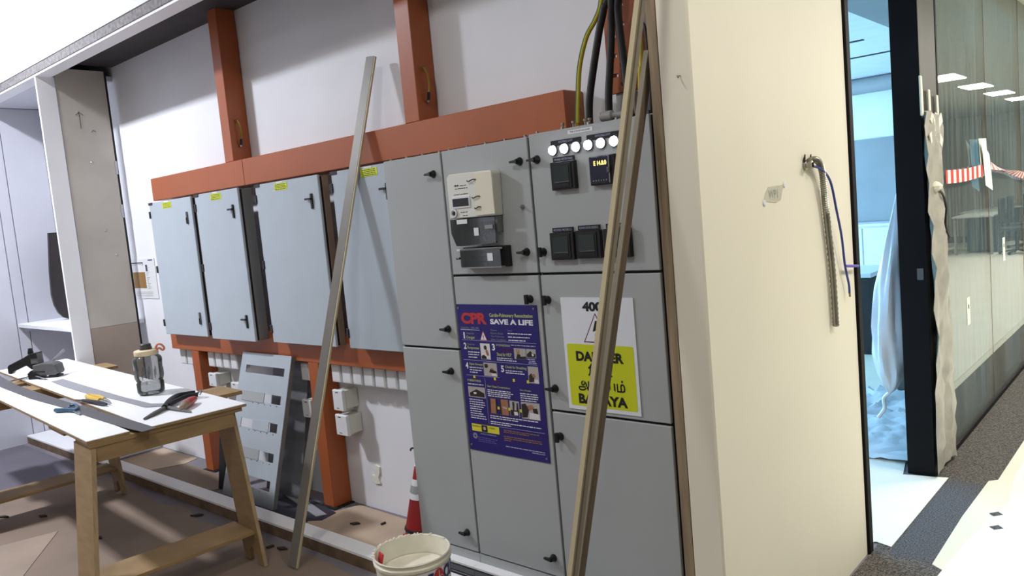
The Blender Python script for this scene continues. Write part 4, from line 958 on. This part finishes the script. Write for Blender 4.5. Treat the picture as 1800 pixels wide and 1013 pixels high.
# edge trimmer
TR = thing('edge_trimmer', 'black and grey edging trimmer tool at the far end of the workbench', 'trimmer', (-5.70, 1.73, .8))
tc0 = Vector((-5.715, 1.725, .8005)); td = Vector((-.665, .747, 0))
def tool(poly, d0, d1, name, m, par, bevel=.004):
    n = len(poly); vs = [tc0+rd*a+td*d0+Vector((0, 0, b)) for a, b in poly]+[tc0+rd*a+td*d1+Vector((0, 0, b)) for a, b in poly]
    mb = MB().add(vs, [tuple(range(n))[::-1], tuple(range(n, 2*n))]+[(i, (i+1) % n, n+(i+1) % n, n+i) for i in range(n)])
    return build(name, mb, m, par, bevel, 2)
tool([(-.07, .0), (.00, .0), (.00, .03), (-.05, .06), (-.075, .04)], -.045, .045, 'base', 'black', TR)
tool([(-.04, .022), (.105, .016), (.122, .03), (.112, .085), (.085, .098), (.02, .10), (-.04, .092)], -.04, .05, 'body', 'tool_grey', TR, .008)
tool([(.05, .0), (.11, .0), (.115, .014), (.05, .016)], -.03, .04, 'rear_foot', 'black', TR)
tool([(-.03, .046), (.04, .042), (.04, .048), (-.03, .052)], -.0415, -.036, 'slot', 'black', TR, 0)
tool([(-.05, .10), (.0, .098), (-.006, .165), (-.05, .160)], -.03, .035, 'head', 'tool_grey', TR)
tool([(-.055, .135), (-.004, .135), (-.008, .172), (-.05, .168)], -.034, .039, 'head_cap', 'black', TR)
tool([(-.06, .165), (-.10, .145), (-.205, .103), (-.213, .092), (-.213, .048), (-.195, .042), (-.182, .058), (-.09, .092), (-.055, .06), (-.038, .07), (-.04, .15)], -.022, .022, 'handle', 'black', TR, .006)
build('knob', MB().lathe([(.017, 0), (.018, .01), (.013, .03), (.012, .038), (0, .04)], tc0-rd*.06+Vector((0, 0, .163)), 14), 'black', TR)
for i, (a, b, c) in enumerate((((-.06, .03, .012), (-.16, .0, .035), 'strip_light'), ((-.07, -.02, .02), (-.185, -.05, .004), 'strip_light'), ((.05, .05, .10), (.105, .10, .16), 'strip_light'), ((-.01, -.05, .02), (.08, -.10, .004), 'strip_light'))):
    p0 = tc0+rd*a[0]+td*a[1]+Vector((0, 0, a[2])); p1 = tc0+rd*b[0]+td*b[1]+Vector((0, 0, b[2]))
    build('edging_offcut', MB().bar(p0, p1, (.3, -.6, .2), .024, .0015), c, TR)
# scissors, nippers, knife, shears
SCB = thing('scissors', 'small blue handled scissors on the near bench board', 'scissors', (-4.28, 1.40, .8))
build('handle', MB().tube(smooth_path([(-4.235, 1.405, .812), (-4.30, 1.388, .812), (-4.345, 1.36, .812), (-4.372, 1.352, .812)], 5), .011, 8, True), 'blue_plastic', SCB)
build('handle', MB().tube(smooth_path([(-4.235, 1.400, .814), (-4.29, 1.425, .816), (-4.37, 1.448, .816), (-4.395, 1.425, .814), (-4.33, 1.402, .814)], 5), .0075, 8, True), 'blue_plastic', SCB)
build('blade', MB().hexa([(-4.25, 1.39, .808), (-4.14, 1.382, .806), (-4.142, 1.390, .806), (-4.245, 1.415, .808)], [(-4.25, 1.39, .812), (-4.14, 1.382, .808), (-4.142, 1.390, .808), (-4.245, 1.415, .812)]), 'steel', SCB)
NP = thing('nippers', 'yellow handled nippers lying between the two grey strips', 'nippers', (-4.4, 1.57, .8))
build('handle', MB().tube(smooth_path([(-4.35, 1.560, .815), (-4.44, 1.552, .818), (-4.53, 1.562, .818), (-4.55, 1.575, .817)], 5), .013, 8, True, None), 'yellow_plastic', NP)
build('handle', MB().tube(smooth_path([(-4.36, 1.585, .815), (-4.45, 1.595, .816), (-4.56, 1.585, .816)], 5), .010, 8), 'yellow_plastic', NP)
build('blade', MB().tube([(-4.36, 1.560, .813), (-4.28, 1.560, .811), (-4.215, 1.562, .809)], .006, 6, True, [.009, .006, .002]), 'steel', NP)
build('blade', MB().tube([(-4.36, 1.585, .813), (-4.31, 1.584, .811), (-4.27, 1.580, .809)], .006, 6, True, [.008, .006, .002]), 'steel', NP)
UK = thing('utility_knife', 'slim black knife lying against the yellow nippers', 'knife', (-4.4, 1.53, .8))
build('handle', MB().tube([(-4.49, 1.522, .8115), (-4.42, 1.526, .813), (-4.26, 1.536, .813), (-4.215, 1.539, .812)], .011, 8, True, [.007, .010, .0115, .006]), 'black', UK)
build('blade', MB().tube([(-4.575, 1.517, .807), (-4.49, 1.522, .8105)], .005, 6, True, [.004, .006]), 'tool_grey', UK)
SS = thing('shears', 'black metal shears crossing the light strip on the workbench', 'shears', (-3.8, 1.68, .8))
build('blade', MB().tube([(-3.672, 1.494, .806), (-3.715, 1.56, .810), (-3.765, 1.632, .813)], .01, 6, True, [.006, .011, .010]), 'tool_grey', SS)
build('blade', MB().tube([(-3.565, 1.668, .806), (-3.66, 1.66, .809), (-3.79, 1.650, .811)], .01, 6, True, [.003, .009, .010]), 'tool_grey', SS)
build('handle', MB().tube(smooth_path([(-3.77, 1.635, .816), (-3.86, 1.705, .823), (-3.925, 1.782, .825), (-3.905, 1.86, .822)], 5), .014, 8), 'black', SS)
build('handle', MB().tube(smooth_path([(-3.79, 1.66, .816), (-3.84, 1.73, .820), (-3.875, 1.80, .822), (-3.862, 1.852, .820)], 5), .011, 8), 'black_matte', SS)
build('end_ring', MB().tube(smooth_path([(-3.90, 1.858, .816), (-3.875, 1.872, .83), (-3.85, 1.865, .835), (-3.845, 1.852, .82)], 4), .006, 8), 'steel', SS)
KK = thing('pocket_knife', 'red and tan folding knife resting beside the black shears', 'knife', (-3.72, 1.73, .8))
build('handle', MB().tube([(-3.655, 1.672, .820), (-3.675, 1.69, .822), (-3.73, 1.748, .824), (-3.768, 1.788, .822)], .02, 10, True, [.014, .021, .021, .014]), 'red_handle', KK)
build('end_cap', MB().tube([(-3.640, 1.659, .818), (-3.668, 1.684, .822), (-3.69, 1.706, .8225)], .02, 10, True, [.013, .0195, .0215]), 'tan_handle', KK)

# =================================================================== CREAM WALL ITEMS
FC = thing('flexible_conduit', 'ribbed metal flexible conduit hanging from the cream wall', 'conduit', (-1.07, 3.0, 1.05))
pth = smooth_path([(-1.088, 2.872, 1.672), (-1.066, 2.885, 1.690), (-1.058, 2.93, 1.688), (-1.06, 2.975, 1.650), (-1.066, 3.005, 1.57), (-1.07, 3.027, 1.48), (-1.071, 3.063, 1.258), (-1.071, 3.071, 1.048)], 22)
build('hose', MB().tube(pth, .0125, 10, True, [(.0132 if i % 2 else .0108) for i in range(len(pth))]), 'zinc', FC)
ad = build('adaptor', MB().lathe([(.013, 0), (.017, .001), (.017, .010), (.014, .012), (.014, .022), (.016, .024), (.016, .030), (.010, .032)], (-1.0862, 2.872, 1.674), 12, 'x'), 'zinc', FC)
for dy in (-.008, .05): build('clip_screw', MB().tube([(-1.082, 2.872+dy, 1.69), (-1.078, 2.872+dy, 1.714)], .004, 6, True, [.005, .002]), 'debris', FC)
BWR = thing('blue_wire', 'blue wire hanging beside the metal conduit on the cream wall', 'wire', (-1.06, 3.1, 1.15))
build('wire', MB().tube(smooth_path([(-1.07, 2.895, 1.670), (-1.055, 2.95, 1.658), (-1.050, 3.028, 1.609), (-1.052, 3.085, 1.498), (-1.06, 3.150, 1.395), (-1.066, 3.185, 1.30), (-1.068, 3.20, 1.265), (-1.069, 3.235, 1.19), (-1.070, 3.24, 1.155)], 8), .0045, 8), 'wire_blue', BWR)
build('bare_end', MB().tube([(-1.070, 3.24, 1.158), (-1.068, 3.238, 1.140)], .004, 6), 'brass', BWR)
build('cable_tie', MB().tube([(-1.066, 3.195, 1.270), (-1.062, 3.27, 1.262), (-1.066, 3.345, 1.254)], .006, 8), 'clip_purple', BWR)
TP = thing('tape_note', 'clear tape patch with handwritten mark on the cream wall', 'note', (-1.086, 2.57, 1.55))
build('tape', MB().prism([(2.502, 1.562), (2.52, 1.590), (2.545, 1.608), (2.672, 1.612), (2.640, 1.560), (2.60, 1.553)], 'x', -1.086, -1.0845), 'tape_clear', TP)
text('lettering', 'WP1', 'print_dim', TP, 2.54, 2.615, 1.568, 1.597, -1.0845, 0.0, 'x')
for (y_, z_) in ((2.505, 1.556), (2.678, 1.612)): build('putty', MB().lathe([(.012, 0), (.010, .003), (0, .005)], (-1.0858, y_, z_), 10, 'x'), 'white_plastic', TP)

# =================================================================== DOORWAY: PLASTIC, BAG, TAPE
rp = random.Random(9)
PF = thing('plastic_wrap', 'crinkled clear plastic taped around the metal column', 'plastic wrap', (-1.06, 4.6, .03))
jit = {}
def wrapf(a, b):
    i, j = round(a*10), round(b*26)
    if (i, j) not in jit: jit[(i, j)] = (rp.uniform(-.016, .016), rp.uniform(0, .026), rp.uniform(-.012, .012))
    dj = jit[(i, j)]; z = .035+1.885*b
    y0_ = 4.412+(.02 if .25 < b < .55 else 0)+dj[0]*(a < .5); y1_ = 4.80-.04*b+.05*max(0, .25-b)
    return (-1.058+dj[1]+.012*math.sin(a*9+b*3), y0_+(y1_-y0_)*a, z+(dj[2] if b in (0, 1) else 0))
build('film', MB().grid(wrapf, 10, 26), 'plastic_film', PF, thick=.002)
for (y_, z0, z1) in ((4.425, 1.90, 2.10), (4.575, 1.90, 2.04), (4.74, 1.86, 2.02)):
    build('tape_tab', MB().hexa([(-1.068, y_-.018, z0), (-1.058, y_-.018, z0), (-1.058, y_+.018, z0), (-1.068, y_+.018, z0)], [(-1.068, y_-.024, z1), (-1.058, y_-.024, z1), (-1.058, y_+.006, z1), (-1.068, y_+.006, z1)]), 'paper_cream', PF, .003)
build('tape_cross', MB().bar((-1.048, 4.50, 1.78), (-1.045, 4.74, 1.90), (0, -.3, 1), .05, .006).bar((-1.046, 4.52, 1.90), (-1.043, 4.72, 1.76), (0, .3, 1), .05, .006), 'paper_cream', PF)
CW = thing('black_wire', 'short black wire hanging over the plastic wrapped column', 'wire', (-1.03, 4.7, 1.25))
build('wire', MB().tube(smooth_path([(-1.045, 4.57, 1.53), (-1.035, 4.66, 1.49), (-1.035, 4.72, 1.42), (-1.04, 4.72, 1.33), (-1.045, 4.82, 1.25)], 6), .006, 8), 'black', CW)
build('knot', MB().lathe([(0, -.03), (.03, -.012), (.034, .004), (.018, .022), (0, .03)], (-1.045, 4.565, 1.535), 8), 'paper_cream', CW)
# hanging bag behind the column
def bagf(a, b):
    # b 0 top .. 1 bottom ; a around
    prof = [(1.56, -1.225, .018), (1.40, -1.245, .035), (1.2, -1.275, .055), (1.0, -1.30, .075), (.78, -1.315, .088), (.62, -1.318, .088), (.50, -1.318, .066), (.42, -1.325, .03), (.395, -1.33, .008)]
    t = b*(len(prof)-1); i = min(int(t), len(prof)-2); f = t-i
    z = prof[i][0]*(1-f)+prof[i+1][0]*f; x = prof[i][1]*(1-f)+prof[i+1][1]*f; r = prof[i][2]*(1-f)+prof[i+1][2]*f
    an = a*2*math.pi; rr_ = r*(1+.10*math.sin(5*an+7*b)+.06*math.sin(9*an-12*b))
    return (x+rr_*math.cos(an), 4.62+rr_*1.1*math.sin(an), z)
HB = thing('hanging_bag', 'white plastic bag tied up and hanging beside the black column', 'bag', (-1.3, 4.62, .25))
build('bag', MB().grid(bagf, 40, 32), 'bag_white', HB)
build('tail', MB().tube(smooth_path([(-1.33, 4.62, .40), (-1.365, 4.62, .36), (-1.36, 4.61, .31), (-1.375, 4.61, .28), (-1.395, 4.60, .25)], 5), .01, 6, True), 'bag_white', HB)
build('hook_loop', MB().tube([(-1.222, 4.62, 1.55), (-1.207, 4.62, 1.62)], .008, 6), 'bag_white', HB)
tag(build('lock_plate', B(-1.12, -1.09, 4.439, 4.4435, 1.06, 1.12), 'tool_grey'), 'small grey lock plate on the black column face', 'lock plate')
# barrier tape and notice in front of the glass
BT = thing('barrier_tape', 'red and white striped barrier tape along the glass partition', 'barrier tape', (-1.06, 6.2, 1.5))
def ribbon(pts, h, m, name, tw=0):
    vs = []; n = len(pts)
    for k, p in enumerate(pts):
        a = tw*k/(n-1); vs += [(p[0]+math.sin(a)*h/2, p[1], p[2]-math.cos(a)*h/2), (p[0]-math.sin(a)*h/2, p[1], p[2]+math.cos(a)*h/2)]
    return build(name, MB().add(vs, [(2*k, 2*k+2, 2*k+3, 2*k+1) for k in range(n-1)]), m, BT, thick=.001)
ribbon(smooth_path([(-1.055, 4.83, 1.580), (-1.055, 5.3, 1.580), (-1.055, 5.85, 1.600)], 8), .075, 'tape_red_white', 'tape')
ribbon(smooth_path([(-1.05, 6.05, 1.625), (-1.05, 6.7, 1.575), (-1.05, 7.6, 1.515), (-1.05, 9.0, 1.48)], 10), .05, 'barrier_diag', 'twisted_tape', 5)
NT = thing('paper_notice', 'folded white paper notice hanging from the barrier tape on the glass', 'notice', (-1.05, 5.9, 1.5))
build('sheet', MB().prism([(5.70, 1.80), (5.78, 1.70), (5.84, 1.50), (6.06, 1.46), (6.02, 1.60), (5.98, 1.70)], 'x', -1.048, -1.046), 'paper_white', NT)
build('back_sheet', MB().prism([(5.74, 1.80), (5.97, 1.805), (6.0, 1.62), (5.80, 1.55)], 'x', -1.062, -1.060), 'paper_white', NT)
build('red_block', MB().prism([(5.86, 1.735), (5.955, 1.738), (5.965, 1.62), (5.90, 1.62)], 'x', -1.0598, -1.0590), 'print_red', NT)
for i, (y_, z_) in enumerate(((5.42, .66), (6.62, .93))):
    t = thing('glass_tag', ('lower white paper tag stuck on the glass partition', 'higher white paper tag stuck on the glass partition')[i], 'tag', (-1.084, y_, z_))
    build('tag', B(-1.0855, -1.084, y_-.04, y_+.04, z_, z_+.17), 'paper_white', t); build('dot', B(-1.084, -1.0832, y_-.012, y_+.012, z_+.10, z_+.125), 'print_black', t)
# room behind
CT = thing('reception_counter', 'dark counter with pale top inside the blue-lit room', 'counter', (-3.2, 7.6, 0))
build('front', B(-4.6, -2.28, 7.45, 7.50, 0.0, .72), 'counter_dark', CT); build('end', B(-2.33, -2.28, 7.5, 8.2, 0, .72), 'counter_dark', CT)
build('top', B(-4.62, -2.26, 7.43, 8.2, .72, .76), 'room_white', CT, .004)
WD = struct('window_added', B(-6.99, -6.95, 5.3, 5.4, .4, 2.8), 'black_frame'); struct('frame_side', B(-6.99, -6.95, 9.8, 9.9, .4, 2.8), 'black_frame', WD); struct('frame_top', B(-6.99, -6.95, 5.4, 9.8, 2.7, 2.8), 'black_frame', WD); struct('frame_bottom', B(-6.99, -6.95, 5.4, 9.8, .4, .5), 'black_frame', WD)  # window out of view, added to carry the blue daylight
WC = thing('low_cabinet', 'long white low cabinet along the back wall of the blue-lit room', 'cabinet', (-4, 10.7, 0))
build('carcass', B(-6.5, -1.6, 10.45, 10.95, .05, 1.02), 'room_white', WC, .004); build('worktop', B(-6.52, -1.58, 10.42, 10.96, 1.02, 1.05), 'room_white', WC)
for i in range(6): build('door', B(-6.48+i*.81, -5.69+i*.81, 10.435, 10.45, .10, 1.0), 'room_white', WC, .003)
PB = tag(build('wrapped_box', B(-1.75, -1.25, 6.2, 6.7, .0, .55), 'tool_grey', None, .02), 'dark plastic wrapped box standing behind the glass', 'box')
# corridor furniture mirrored in the glass
def desk(x, y, label):
    t = thing('office_desk', label, 'desk', (x, y, .009), 'desks mirrored in the glass')
    build('top', B(x-.35, x+.35, y-.7, y+.7, .72, .75), 'desk_top', t, .003)
    for (a, b) in ((-.32, -.66), (.28, -.66), (-.32, .62), (.28, .62)): build('leg', B(x+a, x+a+.04, y+b, y+b+.04, .009, .72), 'steel', t)
    build('modesty_panel', B(x-.30, x-.28, y-.6, y+.6, .25, .70), 'desk_blue', t)
    for k in range(3): build('drawer', B(x-.345, x-.31, y-.2, y+.3, .15+k*.19, .32+k*.19), 'desk_blue', t, .003)
    build('pedestal', B(x-.31, x+.2, y-.2, y+.3, .05, .72), 'desk_blue', t)
    return t
desk(1.1, 17.6, 'first office desk mirrored in the glass partition'); desk(1.3, 19.3, 'second office desk mirrored in the glass partition'); desk(1.1, 20.9, 'third office desk mirrored in the glass partition')
def chair(x, y, label):
    t = thing('office_chair', label, 'chair', (x, y, .009), 'chairs mirrored in the glass')
    build('seat', B(x-.24, x+.24, y-.24, y+.24, .44, .52), 'chair_black', t, .02); build('backrest', B(x+.20, x+.26, y-.22, y+.22, .58, 1.05), 'chair_black', t, .02)
    build('back_bar', B(x+.21, x+.24, y-.03, y+.03, .5, .62), 'chair_black', t); build('column', MB().tube([(x, y, .10), (x, y, .44)], .03, 8), 'chair_black', t)
    for k in range(5):
        a = k*2*math.pi/5; build('leg', MB().bar((x, y, .09), (x+.28*math.cos(a), y+.28*math.sin(a), .045), (0, 0, 1), .03, .03), 'chair_black', t)
        build('castor', MB().lathe([(0, -.015), (.03, -.015), (.03, .015), (0, .015)], (x+.28*math.cos(a), y+.28*math.sin(a), .039), 8, 'y'), 'black', t)
    return t
for i, (x, y) in enumerate(((.4, 17.0), (.45, 18.2), (.35, 19.4), (.45, 20.8))):
    chair(x, y, ('nearest', 'second', 'third', 'farthest')[i] + ' black office chair mirrored in the glass partition')
